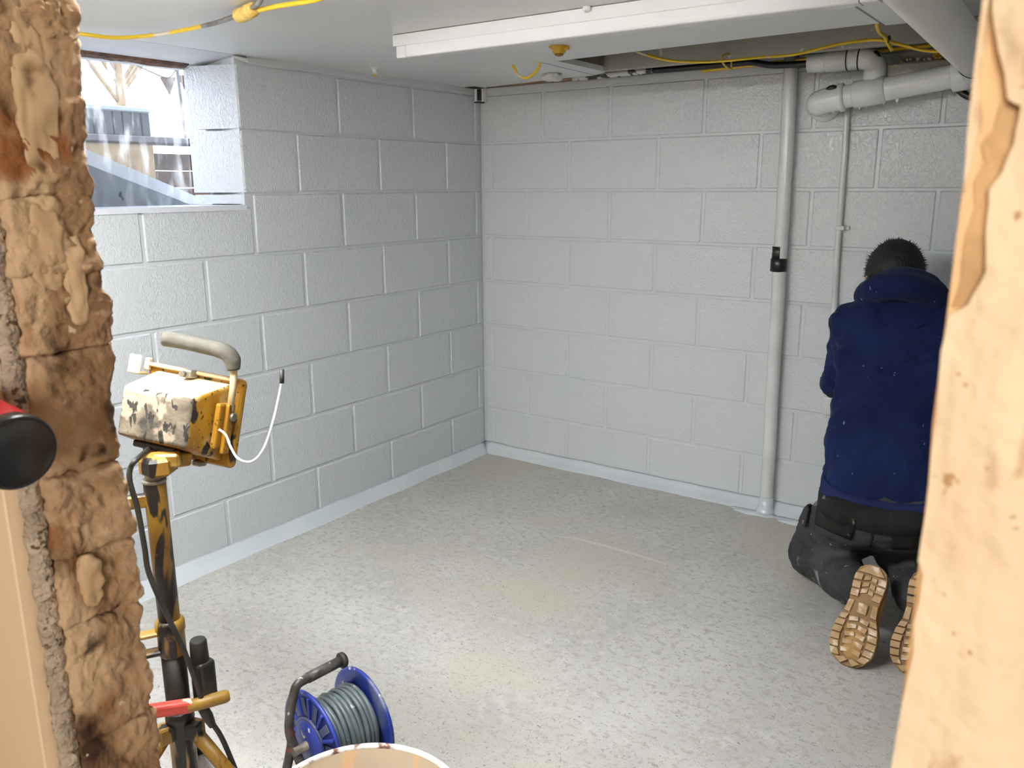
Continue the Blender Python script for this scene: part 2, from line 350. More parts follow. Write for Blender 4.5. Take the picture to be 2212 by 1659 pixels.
# --- left wall (backing = recessed painted mortar) with its window hole
bm = fresh(); G = 0.0045
def wl(y0, y1, z0, z1): box(bm, (-0.20, y0, z0), (-G, y1, z1))
wl(YF - 0.05, 0.2, 0.0, SILL - 0.02)
wl(WIN_Y1 + 0.0, 0.2, SILL - 0.02, ZTOP)
wl(YF - 0.05, WIN_Y0, SILL - 0.02, ZTOP)
wl(WIN_Y0, WIN_Y1, 1.845, ZTOP)
wall_left = tag(obj('wall_left', bm, 'mortar'), 'grey painted concrete block wall with the basement window', 'wall', kind='structure')

JG = 0.0055
def course(k): return ZT - 0.225 * k, ZT - 0.225 * (k - 1)
def block_l(y0, y1, z0, z1):
    b = fresh(); box(b, (-0.06, y0 + JG, z0 + JG * 0.75), (0.0, y1 - JG, z1 - JG * 0.75), bev=0.005, seg=1)
    return obj('block', b, 'wall', wall_left)
rnd = random.Random(4)
for k in range(1, 9):
    z0, z1 = course(k)
    off = 0.2776 if k % 2 == 0 else 0.0532
    ys = [0.0] + [-(off + 0.45 * n) for n in range(8)]
    ys = [y for y in ys if y > YF + 0.02] + [YF]
    for a, b_ in zip(ys[1:], ys[:-1]):
        y0, y1 = a, b_
        if k in (1, 2):
            if y1 <= WIN_Y1 + 0.02 and y0 >= WIN_Y0 - 0.02: continue
            if y0 < WIN_Y1 < y1: y0 = WIN_Y1
            elif y0 < WIN_Y0 < y1: y1 = WIN_Y0
            if y1 - y0 < 0.03: continue
            if y0 == WIN_Y1 or abs(y0 - WIN_Y1) < 0.05: continue      # corner blocks with the window reveal are built below
            block_l(y0, y1, z0, z1)
        elif k == 3:
            zt = SILL - 0.004 if (y1 < WIN_Y1 + 0.05 and y0 > WIN_Y0 - 0.2) else z1
            block_l(y0, y1, z0, zt)
        else: block_l(y0, y1, z0, z1)
# corner blocks that turn into the splayed window reveal
SP = 0.068
for k in (1, 2, 3):
    z0, z1 = course(k)
    if k == 3: z0 = SILL
    y1 = {1: -0.9532, 2: -1.1776, 3: -1.25}[k]
    b = fresh(); j = JG
    poly = [(0.0, y1 - j), (0.0, WIN_Y1 + 0.006), (-0.005, WIN_Y1), (-0.205, WIN_Y1 - SP), (-0.205, y1 - j)]
    if k == 3: poly = [(-0.012, y1 - j), (-0.012, WIN_Y1 + 0.001), (-0.205, WIN_Y1 - SP + 0.002), (-0.205, y1 - j)]
    prism(b, poly, 'z', z0 + j * 0.7, z1 - j * 0.7)
    obj('block', b, 'wall', wall_left)
# strip above the top course
b = fresh(); box(b, (-0.05, -1.38, ZT + 0.002), (0.002, 0.0, 1.838), bev=0.003); obj('bed_joint', b, 'mortar', wall_left)

# --- back wall
bm = fresh(); box(bm, (-0.2, G, 0.0), (XR, 0.2, ZTOP))
wall_back = tag(obj('wall_back', bm, 'mortar'), 'glossy grey painted concrete block wall behind the kneeling man', 'wall', kind='structure')
for k in range(1, 9):
    z0, z1 = course(k)
    if k == 1: xs = [0.361, 0.718] + [1.161 + 0.45 * n for n in range(6)]
    else:
        off = 0.0577 if k % 2 == 0 else 0.274
        xs = [off + 0.45 * n for n in range(9)]
    xs = [0.0] + [x for x in xs if x < XR - 0.03] + [XR]
    for x0, x1 in zip(xs[:-1], xs[1:]):
        b = fresh(); box(b, (x0 + JG, 0.0, z0 + JG * 0.75), (x1 - JG, 0.06, z1 - JG * 0.75), bev=0.005)
        obj('block', b, 'wall', wall_back)
b = fresh(); box(b, (0.0, -0.001, ZT + 0.003), (XR, 0.05, 1.842), bev=0.003); obj('bed_joint', b, 'mortar', wall_back)

bm = fresh(); box(bm, (XR, YN, 0), (XR + 0.15, 0.2, ZTOP))
tag(obj('wall_right', bm, 'wall'), 'plain grey painted wall out of sight on the right', 'wall', kind='structure')

# --- painted coves along the floor
def cove(name, along, start, end, label):
    b = fresh(); n = 60; prof = [(0.0, 0.049), (0.006, 0.040), (0.016, 0.026), (0.030, 0.014), (0.048, 0.004), (0.052, 0.0), (0.0, 0.0)]
    rings = []
    for i in range(n + 1):
        t = start + (end - start) * i / n
        w = 1 + 0.18 * noise.noise(V(t * 5, 3.3 if along == 'y' else 8.1, 0)); h = 1 + 0.12 * noise.noise(V(t * 7, 1.1, 4))
        ring = []
        for (o_, z) in prof:
            o2 = o_ * w; z2 = z * h
            ring.append(b.verts.new(V(o2, t, z2) if along == 'y' else V(t, -o2, z2)))
        rings.append(ring)
    for i in range(n):
        for k in range(len(prof)):
            k2 = (k + 1) % len(prof)
            f = b.faces.new([rings[i][k], rings[i][k2], rings[i + 1][k2], rings[i + 1][k]]); f.smooth = k < 4
    b.faces.new(rings[0]); b.faces.new(rings[-1][::-1])
    return tag(obj(name, b, 'cove'), label, 'skirting', kind='structure')
cove('baseboard_left', 'y', YF, -0.001, 'pale blue grey painted cove along the foot of the window wall')
bb = cove('baseboard_back', 'x', 0.001, XR, 'pale blue grey painted cove along the foot of the back wall')
b = fresh()
for (cx, cy, rx, ry, sd) in ((1.50, -0.065, 0.10, 0.035, 1), (1.72, -0.07, 0.13, 0.04, 2)):
    vs_ = [b.verts.new(V(cx + rx * math.cos(a) * (1 + 0.25 * noise.noise(V(math.cos(a) * 2, math.sin(a) * 2, sd))), cy + ry * math.sin(a) * (1 + 0.4 * noise.noise(V(math.cos(a) * 2, math.sin(a) * 2, sd + 9))), 0.0035)) for a in [i * math.pi / 16 for i in range(32)]]
    ctr = b.verts.new(V(cx, cy, 0.006)); low = [b.verts.new(V(v.co.x, v.co.y, 0.0)) for v in vs_]
    for i in range(32):
        b.faces.new([vs_[i], vs_[(i + 1) % 32], ctr]); b.faces.new([low[i], low[(i + 1) % 32], vs_[(i + 1) % 32], vs_[i]])
obj('paint_smear', b, 'cove', bb, smooth=True)

# --- ceiling: deck above, boards below, the open strip by the back wall
ZC = 1.835
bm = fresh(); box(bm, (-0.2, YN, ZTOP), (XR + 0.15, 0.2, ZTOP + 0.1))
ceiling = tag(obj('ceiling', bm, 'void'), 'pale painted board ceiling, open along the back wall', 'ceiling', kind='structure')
def panel(poly, z=ZC, t=0.0125, m='ceiling', name='ceiling_board'):
    b = fresh(); prism(b, poly, 'z', z, z + t); return obj(name, b, m, ceiling)
panel([(0.0, YF), (1.974, YF), (1.974, -0.682), (1.62, -0.664), (1.21, -0.636), (0.80, -0.602), (0.742, -0.60), (0.0, -0.605)])
panel([(1.978, YF), (XR, YF), (XR, -0.625), (1.978, -0.615)], z=ZC + 0.003)
panel([(0.0, -0.6055), (0.742, -0.6005), (0.713, -0.135), (0.50, -0.13), (0.06, -0.06), (0.06, -0.10), (0.0, -0.10)], z=ZC + 0.001)
panel([(0.747, -0.601), (0.81, -0.603), (0.806, -0.20), (0.720, -0.135)], z=ZC + 0.002, t=0.02, m='ceiling', name='edge_strip')
b = fresh(); box(b, (0.765, -0.64, ZC + 0.02), (0.806, -0.19, ZTOP)); obj('joist', b, 'joist_dark', ceiling)
b = fresh(); box(b, (0.806, -0.225, ZC + 0.004), (XR, -0.18, ZTOP), bev=0.002); obj('joist', b, 'void_grey', ceiling)
b = fresh(); box(b, (0.045, -0.040, ZC + 0.0075), (0.70, -0.002, ZC + 0.06), bev=0.001); obj('wall_plate', b, 'bare_wood', ceiling)
b = fresh(); box(b, (0.72, -0.05, ZC + 0.03), (XR, -0.002, ZTOP)); obj('wall_plate', b, 'void', ceiling)
for x in (0.35, 1.25, 1.75, 2.25, 2.75):   # joists above the boards
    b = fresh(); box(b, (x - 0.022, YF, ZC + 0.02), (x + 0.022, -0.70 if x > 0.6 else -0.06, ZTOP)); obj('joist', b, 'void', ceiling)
# ragged filler line along the board edges
b = fresh(); rr = random.Random(2)
for i in range(26):
    x = 0.99 - 0.26 + rr.random() * 0.27; y = -0.175 + rr.uniform(-.012, .012)
    lathe(b, [(0.004, -0.006), (0.012 + rr.random() * 0.008, -0.002), (0.012 + rr.random() * 0.006, 0.004), (0.003, 0.008)], Matrix.Translation(V(x, y, ZC + 0.012 + rr.random() * 0.006)), 8)
obj('filler_crumbs', b, 'filler', ceiling, smooth=True)

# --- window in the left wall
win = thing('window_1', (-0.2, (WIN_Y0 + WIN_Y1) / 2, SILL), 'bright basement window set high in the grey block wall', 'window', kind='structure')
b = fresh(); prism(b, [(0.004, WIN_Y1 + 0.002), (0.004, WIN_Y0), (-0.24, WIN_Y0), (-0.24, WIN_Y1 - SP)], 'z', SILL - 0.018, SILL); obj('window_sill', b, 'sill', win)
b = fresh()   # sloping soffit
ys = [WIN_Y1 - 0.004] + [WIN_Y1 - 0.05 - i * 0.1 for i in range(13)]
prism(b, [(0.0, 1.834), (-0.20, 1.806), (-0.20, 1.845), (0.0, 1.845)], 'y', WIN_Y0, WIN_Y1 - 0.002)
obj('soffit', b, 'soffit', win)
b = fresh(); rr = random.Random(8)
top = []; bot = []
N = 60
for i in range(N + 1):
    y = WIN_Y0 + (WIN_Y1 - SP - WIN_Y0) * i / N
    d = 0.006 + 0.016 * max(0, noise.noise(V(y * 9, 0, 2)) + 0.35) + rr.random() * 0.003
    top.append(V(-0.165, y, 1.812)); bot.append(V(-0.172, y, 1.812 - d))
tv = [b.verts.new(v) for v in top]; bv = [b.verts.new(v) for v in bot]
tv2 = [b.verts.new(v + V(-0.03, 0, 0)) for v in top]; bv2 = [b.verts.new(v + V(-0.02, 0, -0.006)) for v in bot]
for i in range(N):
    b.faces.new([tv[i], tv[i + 1], bv[i + 1], bv[i]]); b.faces.new([bv[i], bv[i + 1], bv2[i + 1], bv2[i]]); b.faces.new([bv2[i], bv2[i + 1], tv2[i + 1], tv2[i]])
    b.faces.new([tv2[i], tv2[i + 1], tv[i + 1], tv[i]])
obj('broken_edge', b, 'rotten', win)
b = fresh(); box(b, (-0.235, WIN_Y0, 1.77), (-0.195, WIN_Y1 - SP, 1.845), bev=0.002); box(b, (-0.235, WIN_Y0, SILL), (-0.195, WIN_Y0 + 0.05, 1.80), bev=0.002)
obj('window_frame', b, 'soffit', win)
bpy.data.objects['window_frame'].data.transform(Matrix.Translation(V(0, 0, 0.022)))
b = fresh(); box(b, (-0.216, WIN_Y0 + 0.02, SILL), (-0.212, WIN_Y1 - SP - 0.002, 1.80)); obj('pane', b, 'glass', win)
b = fresh(); box(b, (-0.23, WIN_Y0, 1.60), (0.0, WIN_Y0 + 0.001, 1.6005)); b.free()
# white chip of board at the top corner of the reveal
b = fresh(); prism(b, [(-1.445, 1.8305), (-1.385, 1.826), (-1.380, 1.813), (-1.445, 1.823)], 'x', 0.002, 0.006); obj('board_chip', b, 'white_plastic', win)

# ------------------------------------------------------------------ doorway wall
bm = fresh()
box(bm, (-0.2, YN, 0), (1.54, YF, ZTOP)); box(bm, (2.66, YN, 0), (XR + 0.1, YF, ZTOP)); box(bm, (1.54, YN, 1.99), (2.66, YF, ZTOP))
wall_front = tag(obj('wall_front', bm, 'hall'), 'rough doorway wall with a broken masonry jamb', 'wall', kind='structure')

def rock(name, x0, x1, y0, y1, z0, z1, seed, m, parent, amp=0.012, n=16, fine=0.004, p=6.0):
    b = fresh(); bmesh.ops.create_cube(b, size=2.0); bmesh.ops.subdivide_edges(b, edges=list(b.edges), cuts=n, use_grid_fill=True)
    c = V((x0 + x1) / 2, (y0 + y1) / 2, (z0 + z1) / 2); s = V((x1 - x0) / 2, (y1 - y0) / 2, (z1 - z0) / 2)
    for v in b.verts:
        q = v.co.copy(); L_ = (abs(q.x) ** p + abs(q.y) ** p + abs(q.z) ** p) ** (1 / p); q /= L_
        w = V(q.x * s.x, q.y * s.y, q.z * s.z) + c
        k = w * 14 + V(seed * 7.3, seed * 1.9, 0)
        d = noise.fractal(k, 0.9, 2.0, 4) * amp + noise.fractal(w * 70 + V(seed, 0, 0), 0.8, 2.0, 3) * fine
        nrm = V(q.x, q.y, q.z).normalized()
        v.co = w + nrm * d
    for f in b.faces: f.smooth = True
    return obj(name, b, m, parent)

cracks = [-0.02, 0.20, 0.41, 0.60, 0.722, 0.880, 0.968, 1.063, 1.205, 1.290, 1.372, 1.535, 1.588, 1.72, 1.99]
for i, (z0, z1) in enumerate(zip(cracks[:-1], cracks[1:])):
    dx = [0, .002, -.003, .003, 0, -.002, .003, -.006, .002, .004, .003, .004, -.006, -.004, 0][i]
    rock('brick', 1.52, 1.668 + dx, YN + 0.004, YF - 0.002, max(z0 - 0.002, 0.0), z1 + 0.002, i + 1, 'brick', wall_front, amp=0.009, n=34, p=14.0, fine=0.0042)
# smeared plaster left on the jamb face
rock('plaster_smear', 1.655, 1.674, -3.002, -2.958, 1.386, 1.545, 31, 'jamb_plaster', wall_front, amp=0.006, n=16, p=4)
rock('plaster_smear', 1.652, 1.672, -3.008, -2.972, 1.270, 1.366, 32, 'jamb_plaster', wall_front, amp=0.006, n=14, p=4)
rock('plaster_smear', 1.650, 1.674, -3.012, -2.945, 1.552, 1.605, 33, 'jamb_plaster', wall_front, amp=0.012, n=14, p=3)
rock('plaster_smear', 1.656, 1.673, -2.972, -2.950, 1.235, 1.330, 34, 'jamb_plaster', wall_front, amp=0.004, n=12, p=4)
rock('plaster_smear', 1.656, 1.674, -3.000, -2.975, 0.895, 0.960, 35, 'jamb_plaster', wall_front, amp=0.006, n=12, p=4)
# crumbling mortar bead between masonry and lining board
b = fresh(); n1 = 520
rings = []
for i in range(n1 + 1):
    z = 0.0 + 1.36 * i / n1
    wv = 0.4 + noise.fractal(V(z * 42, 1, 0), 0.6, 2.2, 5) * 1.3
    r_ = 0.0065 + 0.006 * max(-0.6, min(1.6, wv)); cxx = 1.652; cyy = -3.032
    rings.append([b.verts.new(V(cxx + (r_ * math.cos(a)) * (1 + .55 * noise.noise(V(z * 130, math.cos(a) * 2, math.sin(a) * 2))), cyy + 0.012 * math.sin(a) * (1 + .4 * noise.noise(V(z * 50, a, 9))), z)) for a in [k * math.pi / 5 for k in range(10)]])
for i in range(n1):
    for k in range(10):
        f = b.faces.new([rings[i][k], rings[i][(k + 1) % 10], rings[i + 1][(k + 1) % 10], rings[i + 1][k]]); f.smooth = True
b.faces.new(rings[0][::-1]); b.faces.new(rings[-1])
obj('crumbling_mortar', b, 'crumb', wall_front)
bm = fresh(); box(bm, (1.35, -3.058, 0.0), (1.6445, -3.034, 2.05), bev=0.002)
tag(obj('trim_1', bm, 'board'), 'smooth pale tan lining board beside the broken masonry jamb', 'trim', kind='structure')

# right jamb: bare stud and flaking plaster
jr = thing('trim_2', (2.6, YN, 0), 'bare timber door jamb with flaking cream plaster on the right', 'trim', kind='structure')
def stud(b):
    n = 70; rows = []
    for i in range(n + 1):
        z = 1.98 * i / n; wob = 0.0015 * noise.noise(V(z * 12, 0, 0)) + 0.0008 * noise.noise(V(z * 50, 3, 0))
        if 1.005 < z < 1.17: wob += 0.0
        rows.append([b.verts.new(V(2.5485 + wob, YN, z)), b.verts.new(V(2.5485 + wob, YF + 0.0, z)), b.verts.new(V(2.66, YF, z)), b.verts.new(V(2.66, YN, z))])
    for i in range(n):
        for k in range(4): b.faces.new([rows[i][k], rows[i][(k + 1) % 4], rows[i + 1][(k + 1) % 4], rows[i + 1][k]])
    b.faces.new(rows[0]); b.faces.new(rows[-1][::-1])
part('stud', 'stud', jr, stud)
def rough_plate(b, poly, y0, y1, sub=3):
    """polygon in x,z extruded in y with a slightly wobbled edge"""
    out = []
    for i in range(len(poly)):
        a = Vector(poly[i]); c = Vector(poly[(i + 1) % len(poly)])
        for k in range(sub):
            q = a.lerp(c, k / sub); out.append((q.x + 0.0012 * noise.noise(V(q.x * 90, q.y * 90, 0)), q.y + 0.002 * noise.noise(V(q.x * 90, q.y * 90, 5))))
    prism(b, out, 'y', y0, y1)
edge = [(2.551, 1.60), (2.552, 1.461), (2.555, 1.443), (2.563, 1.416), (2.568, 1.412), (2.567, 1.397), (2.564, 1.386), (2.5605, 1.379), (2.561, 1.372), (2.562, 1.344),
        (2.558, 1.330), (2.550, 1.324), (2.5495, 1.300), (2.5502, 1.245), (2.5497, 1.207), (2.5520, 1.202), (2.5510, 1.162), (2.5482, 1.094), (2.5490, 0.8), (2.5500, 0.4), (2.5490, 0.0)]
part('plaster_skim', 'cream_plaster', jr, lambda b: rough_plate(b, edge + [(2.66, 0.0), (2.75, 0.0), (2.75, 1.6)], -3.0375, YN - 0.0003))
def gouge(b):
    rough_plate(b, [(2.5595, 1.414), (2.558, 1.404), (2.5545, 1.398), (2.5565, 1.390), (2.5535, 1.383), (2.5545, 1.371), (2.5525, 1.360), (2.5525, 1.341), (2.5505, 1.328), (2.556, 1.328), (2.561, 1.345), (2.5615, 1.372),
                    (2.566, 1.390), (2.568, 1.409)], YN - 0.0022, YN - 0.0002)
part('gouged_patch', 'gouge', jr, gouge)
part('plaster_skim', 'cream_plaster', jr, lambda b: rough_plate(b, [(2.5487, 1.4), (2.5487, 1.46), (2.5515, 1.46), (2.5512, 1.425), (2.5535, 1.408), (2.552, 1.395), (2.5508, 1.385), (2.550, 1.378)], YN - 0.003, YN - 0.0002))

# hall behind the camera: closed shell that holds the warm lamp
hall = thing('wall_hall', (2.4, -4.6, 0), 'plain warm plastered hall shell around the doorway side', 'wall', kind='structure')
def hall_shell(b):
    box(b, (0.9, -6.1, -0.1), (4.3, YN, 0.0)); box(b, (0.9, -6.1, 2.4), (4.3, YN, 2.5)); box(b, (0.8, -6.1, 0), (0.9, YN, 2.4)); box(b, (4.3, -6.1, 0), (4.4, YN, 2.4))
    box(b, (0.8, -6.2, 0), (4.4, -6.1, 2.4)); box(b, (0.8, YN - 0.001, 2.04), (4.4, YN + 0.1, 2.4)); box(b, (3.4, YN - 0.001, 0), (4.4, YN + 0.1, 2.4))
part('shell', 'hall', hall, hall_shell)

# ================================================================== CEILING SERVICES
def batten(X0, X1, dy, dm, label):
    lt = thing('batten_light', ((X0 + X1) / 2, -1.366 + dy, ZC), label, 'light', 'batten ceiling lights')
    part('spine', 'white_plastic', lt, lambda b: box(b, (X0, -1.395 + dy, ZC - 0.035), (X1, -1.335 + dy, ZC - 0.0015), bev=0.0015))
    yc_ = -1.366 + dy; hw = 0.026
    pts = [(-hw, 0.001), (-hw, -0.026), (-hw + 0.002, -0.031), (-hw + 0.007, -0.033), (hw - 0.007, -0.033), (hw - 0.002, -0.031), (hw, -0.026), (hw, 0.001)]
    part('diffuser', dm, lt, lambda b: prism(b, [(yc_ + y, ZC - 0.036 + z) for (y, z) in pts], 'x', X0 + 0.052, X1 - 0.052))
    for xe in (X0 + 0.010, X1 - 0.0505):
        part('end_cap', 'white_plastic', lt, lambda b: box(b, (xe, -1.393 + dy, ZC - 0.070), (xe + 0.0405, -1.339 + dy, ZC - 0.034), bev=0.005, seg=3))
    part('screw', 'filler', lt, lambda b: lathe(b, [(0.006, 0), (0.012, 0.006), (0.010, 0.018)], Matrix.Translation(V(X0 + 0.693, -1.400 + dy, ZC - 0.014)), 10))
    return lt
batten(0.716, 2.14, 0.0, 'diffuser', 'long white batten ceiling light, unlit, across the middle of the room')
lt2 = batten(0.45, 1.75, -1.40, 'diffuser_lit', 'lit white batten ceiling light just inside the doorway')
for sy in (-1, 1):
    part('light_shield_wing', 'white_plastic', lt2, lambda b: box(b, (0.50, -2.766 + sy * 0.029 - 0.0015, ZC - 0.061), (1.70, -2.766 + sy * 0.029 + 0.0015, ZC - 0.034), bev=0.0005))  # unseen wings added to hold the lamp's sideways light off the wall tops

# yellow cable by the window with a taped joint
yc = thing('yellow_cable', (0.6, -1.93, ZC), 'yellow cable with a taped joint slung under the ceiling by the window', 'cable')
pA = [(-0.02, -2.14, 1.832), (0.109, -2.044, 1.812), (0.150, -1.966, 1.808), (0.263, -1.917, 1.810), (0.402, -1.906, 1.812), (0.50, -1.912, 1.812)]
part('sheath', 'yellow_cable', yc, lambda b: tube(b, cr(pA, 8), 0.0058, 10))
part('grey_sleeve', 'steel', yc, lambda b: tube(b, cr([(0.49, -1.911, 1.812), (0.568, -1.92, 1.812), (0.69, -1.943, 1.814)], 6), 0.0062, 10))
part('taped_joint', 'masking', yc, lambda b: tube(b, cr([(0.676, -1.940, 1.813), (0.71, -1.947, 1.812), (0.75, -1.957, 1.814), (0.785, -1.966, 1.815)], 6), [0.010, 0.015, 0.018, 0.017, 0.016, 0.018, 0.0185, 0.018, 0.017, 0.018, 0.019, 0.0185, 0.018, 0.018, 0.0175, 0.018, 0.017, 0.014, 0.009], 14))
part('sheath', 'yellow_cable', yc, lambda b: tube(b, cr([(0.76, -1.955, 1.812), (0.86, -1.962, 1.812), (1.0, -1.957, 1.812), (1.12, -1.953, 1.826)], 8), 0.0058, 10))
part('tail', 'steel', yc, lambda b: tube(b, cr([(0.765, -1.966, 1.816), (0.83, -1.990, 1.820), (0.90, -2.03, 1.832)], 6), 0.0065, 8))

# yellow round ceiling fitting
fx = thing('ceiling_rose', (1.008, -0.893, ZC), 'small yellow round fitting with brass centre under the ceiling', 'ceiling fitting')
part('flange', 'yellow_plastic', fx, lambda b: lathe(b, [(0.034, 0.0), (0.036, -0.003), (0.024, -0.010), (0.022, -0.020), (0.016, -0.024)], Matrix.Translation(V(1.008, -0.893, ZC)), 24))
part('brass_nut', 'brass', fx, lambda b: lathe(b, [(0.016, 0.0), (0.014, -0.006), (0.006, -0.009)], Matrix.Translation(V(1.008, -0.893, ZC - 0.023)), 12))
part('loose_flap', 'yellow_plastic', fx, lambda b: box(b, (1.020, -0.900, ZC - 0.014), (1.046, -0.886, ZC - 0.004), bev=0.002))
# hook near the window wall
hk = thing('ceiling_hook', (0.15, -0.891, ZC), 'small painted hook stub on the ceiling near the window wall', 'hook')
part('plate', 'white_plastic', hk, lambda b: lathe(b, [(0.016, 0.0), (0.015, -0.004), (0.007, -0.006)], Matrix.Translation(V(0.15, -0.891, ZC)), 14))
part('stub', 'filler', hk, lambda b: tube(b, cr([(0.15, -0.891, ZC - 0.004), (0.153, -0.893, ZC - 0.018), (0.158, -0.896, ZC - 0.026)], 4), 0.0085, 10))
part('worn_tip', 'yellow_plastic', hk, lambda b: lathe(b, [(0.007, 0), (0.006, -0.005), (0.002, -0.008)], Matrix.Translation(V(0.158, -0.897, ZC - 0.026)), 10))
# hanging loop
tag(part('cable_loop', 'yellow_cable', None, lambda b: tube(b, cr([(0.622, -0.62, ZC + 0.004), (0.634, -0.62, 1.822), (0.652, -0.62, 1.797), (0.680, -0.62, 1.784), (0.700, -0.62, 1.784), (0.732, -0.62, 1.801), (0.748, -0.62, 1.820), (0.752, -0.62, ZC + 0.004)], 6), 0.0055, 10)),
    'short yellow cable loop drooping from the ceiling edge', 'cable')
# yellow cable along the open strip
yb = thing('yellow_cable', (1.5, -0.3, 1.83), 'yellow cable running along the open strip above the back wall', 'cable')
pb = [(0.985, -0.30, 1.895), (1.004, -0.30, 1.885), (1.108, -0.3, 1.850), (1.219, -0.3, 1.831), (1.347, -0.3, 1.824), (1.487, -0.3, 1.825), (1.587, -0.3, 1.823), (1.651, -0.3, 1.828), (1.744, -0.3, 1.842), (1.834, -0.3, 1.848), (1.90, -0.3, 1.844), (1.967, -0.3, 1.822), (2.038, -0.3, 1.799), (2.090, -0.30, 1.795), (2.13, -0.30, 1.812), (2.19, -0.30, 1.8225), (2.30, -0.30, 1.8225)]
part('sheath', 'yellow_cable', yb, lambda b: tube(b, cr(pb, 8), 0.0052, 10))
part('branch', 'yellow_cable', yb, lambda b: tube(b, cr([(1.962, -0.655, 1.850), (1.95, -0.60, 1.842), (1.925, -0.45, 1.845), (1.917, -0.34, 1.848), (1.926, -0.318, 1.825), (1.94, -0.32, 1.806)], 6), 0.0058, 10))
part('cable_tie', 'rubber', yb, lambda b: tube(b, [V(1.925, -0.31 + 0.014 * math.cos(a), 1.837 + 0.016 * math.sin(a)) for a in [i * math.pi / 8 for i in range(17)]], 0.003, 6))
part('clip', 'masking', yb, lambda b: tube(b, [V(1.345, -0.20 - 0.10 * max(0, math.cos(a)), 1.832 + 0.026 * math.sin(a)) for a in [i * math.pi / 8 for i in range(17)]], 0.004, 6))

# black hose along the top of the wall, half painted at its left end
bh = thing('black_hose', (1.2, -0.07, 1.85), 'black hose along the top of the back wall, paint smeared at its left end', 'hose')
part('hose', 'black', bh, lambda b: tube(b, cr([(0.955, -0.075, 1.844), (1.13, -0.075, 1.842), (1.324, -0.075, 1.842), (1.38, -0.08, 1.840), (1.46, -0.10, 1.822), (1.54, -0.115, 1.815), (1.63, -0.12, 1.813)], 8), 0.0125, 12))
part('painted_end', 'grey_specks', bh, lambda b: tube(b, cr([(0.572, -0.075, 1.841), (0.64, -0.075, 1.842), (0.80, -0.075, 1.844), (0.96, -0.075, 1.844)], 8), 0.0145, 12))
tag(part('black_hose', 'black', None, lambda b: tube(b, cr([(0.93, -0.115, 1.862), (1.15, -0.112, 1.860), (1.45, -0.10, 1.858), (1.9, -0.11, 1.862), (2.3, -0.12, 1.862)], 6), 0.012, 10)), 'upper black hose hidden behind the yellow cable', 'hose')
tag(part('yellow_pipe', 'yellow_cable', None, lambda b: tube(b, cr([(1.16, -0.04, 1.830), (1.45, -0.045, 1.836), (1.9, -0.05, 1.846), (2.25, -0.05, 1.85)], 6), 0.007, 8)), 'thin yellow line behind the grey pipe bend at the wall top', 'cable')
b = fresh()
rr = random.Random(5)
for i in range(46):
    x = 1.92 + rr.random() * 0.17; z = 1.785 + rr.random() * 0.02
    lathe(b, [(0.001, -0.006), (0.004 + rr.random() * 0.004, 0), (0.001, 0.006)], Matrix.Translation(V(x, -0.1 + rr.random() * 0.02, z + (x - 1.92) * 0.08)) @ Matrix.Rotation(rr.random() * 3, 4, 'X'), 6)
tag(obj('foam_residue', b, 'yellow_cable'), 'ragged yellow foam residue above the sloping soil pipe', 'foam', kind='stuff')
tag(part('wall_ledge', 'void_grey', None, lambda b: box(b, (1.86, -0.12, 1.742), (2.5, -0.001, 1.79), bev=0.006)), 'grey painted ledge behind the sloping soil pipe', 'ledge')

# white filler lump between ceiling and wall
rock('filler_lump', 0.555, 0.640, -0.330, -0.250, 1.806, 1.838, 77, 'filler', None, amp=0.010, n=14, p=3)
tag(bpy.data.objects['filler_lump'], 'lump of white filler between ceiling board and wall top', 'filler')
# timber block and slot in the corner
cb = thing('corner_bracket', (0.02, -0.03, 1.775), 'small timber and metal bracket in the top corner of the walls', 'bracket')
part('upright', 'ceiling', cb, lambda b: box(b, (0.003, -0.055, 1.775), (0.016, -0.004, 1.85), bev=0.002))
part('slot', 'black', cb, lambda b: box(b, (0.016, -0.050, 1.782), (0.030, -0.014, 1.832), bev=0.001))
part('side_plate', 'ceiling', cb, lambda b: box(b, (0.030, -0.035, 1.776), (0.040, -0.003, 1.86), bev=0.002))
part('stub', 'void', cb, lambda b: box(b, (0.003, -0.130, 1.834), (0.060, -0.050, 1.862), bev=0.001))  # coloured dark to stand in for the shade inside the deep corner hole
part('dark_foot', 'black', cb, lambda b: box(b, (0.002, -0.056, 1.770), (0.030, -0.008, 1.776), bev=0.001))

# ================================================================== PIPES
vp = thing('vertical_pipe', (1.54, -0.037, 0), 'grey painted vertical pipe with a black coupling on the back wall', 'pipe')
def jit(a, b_, n, amp):
    out = []
    for i in range(n + 1):
        t = i / n; q = Vector(a).lerp(Vector(b_), t); q.x += amp * noise.noise(V(q.z * 5, 2, 0)); out.append(q)
    return out
part('tube', 'pipe', vp, lambda b: tube(b, jit((1.538, -0.034, 0.006), (1.520, -0.034, 1.86), 24, 0.003), 0.0275, 16))
part('base_collar', 'cove', vp, lambda b: lathe(b, [(0.046, 0.0), (0.038, 0.010), (0.031, 0.03), (0.029, 0.07)], Matrix.Translation(V(1.538, -0.036, 0.002)), 20))
part('coupling', 'black', vp, lambda b: (lathe(b, [(0.028, 0.0), (0.033, 0.002), (0.033, 0.052), (0.028, 0.055)], Matrix.Translation(V(1.523, -0.034, 1.035)), 20)))
part('bare_sleeve', 'black_paint_specks', vp, lambda b: lathe(b, [(0.0285, 0.0), (0.0285, 0.048)], Matrix.Translation(V(1.522, -0.034, 1.088)), 16))

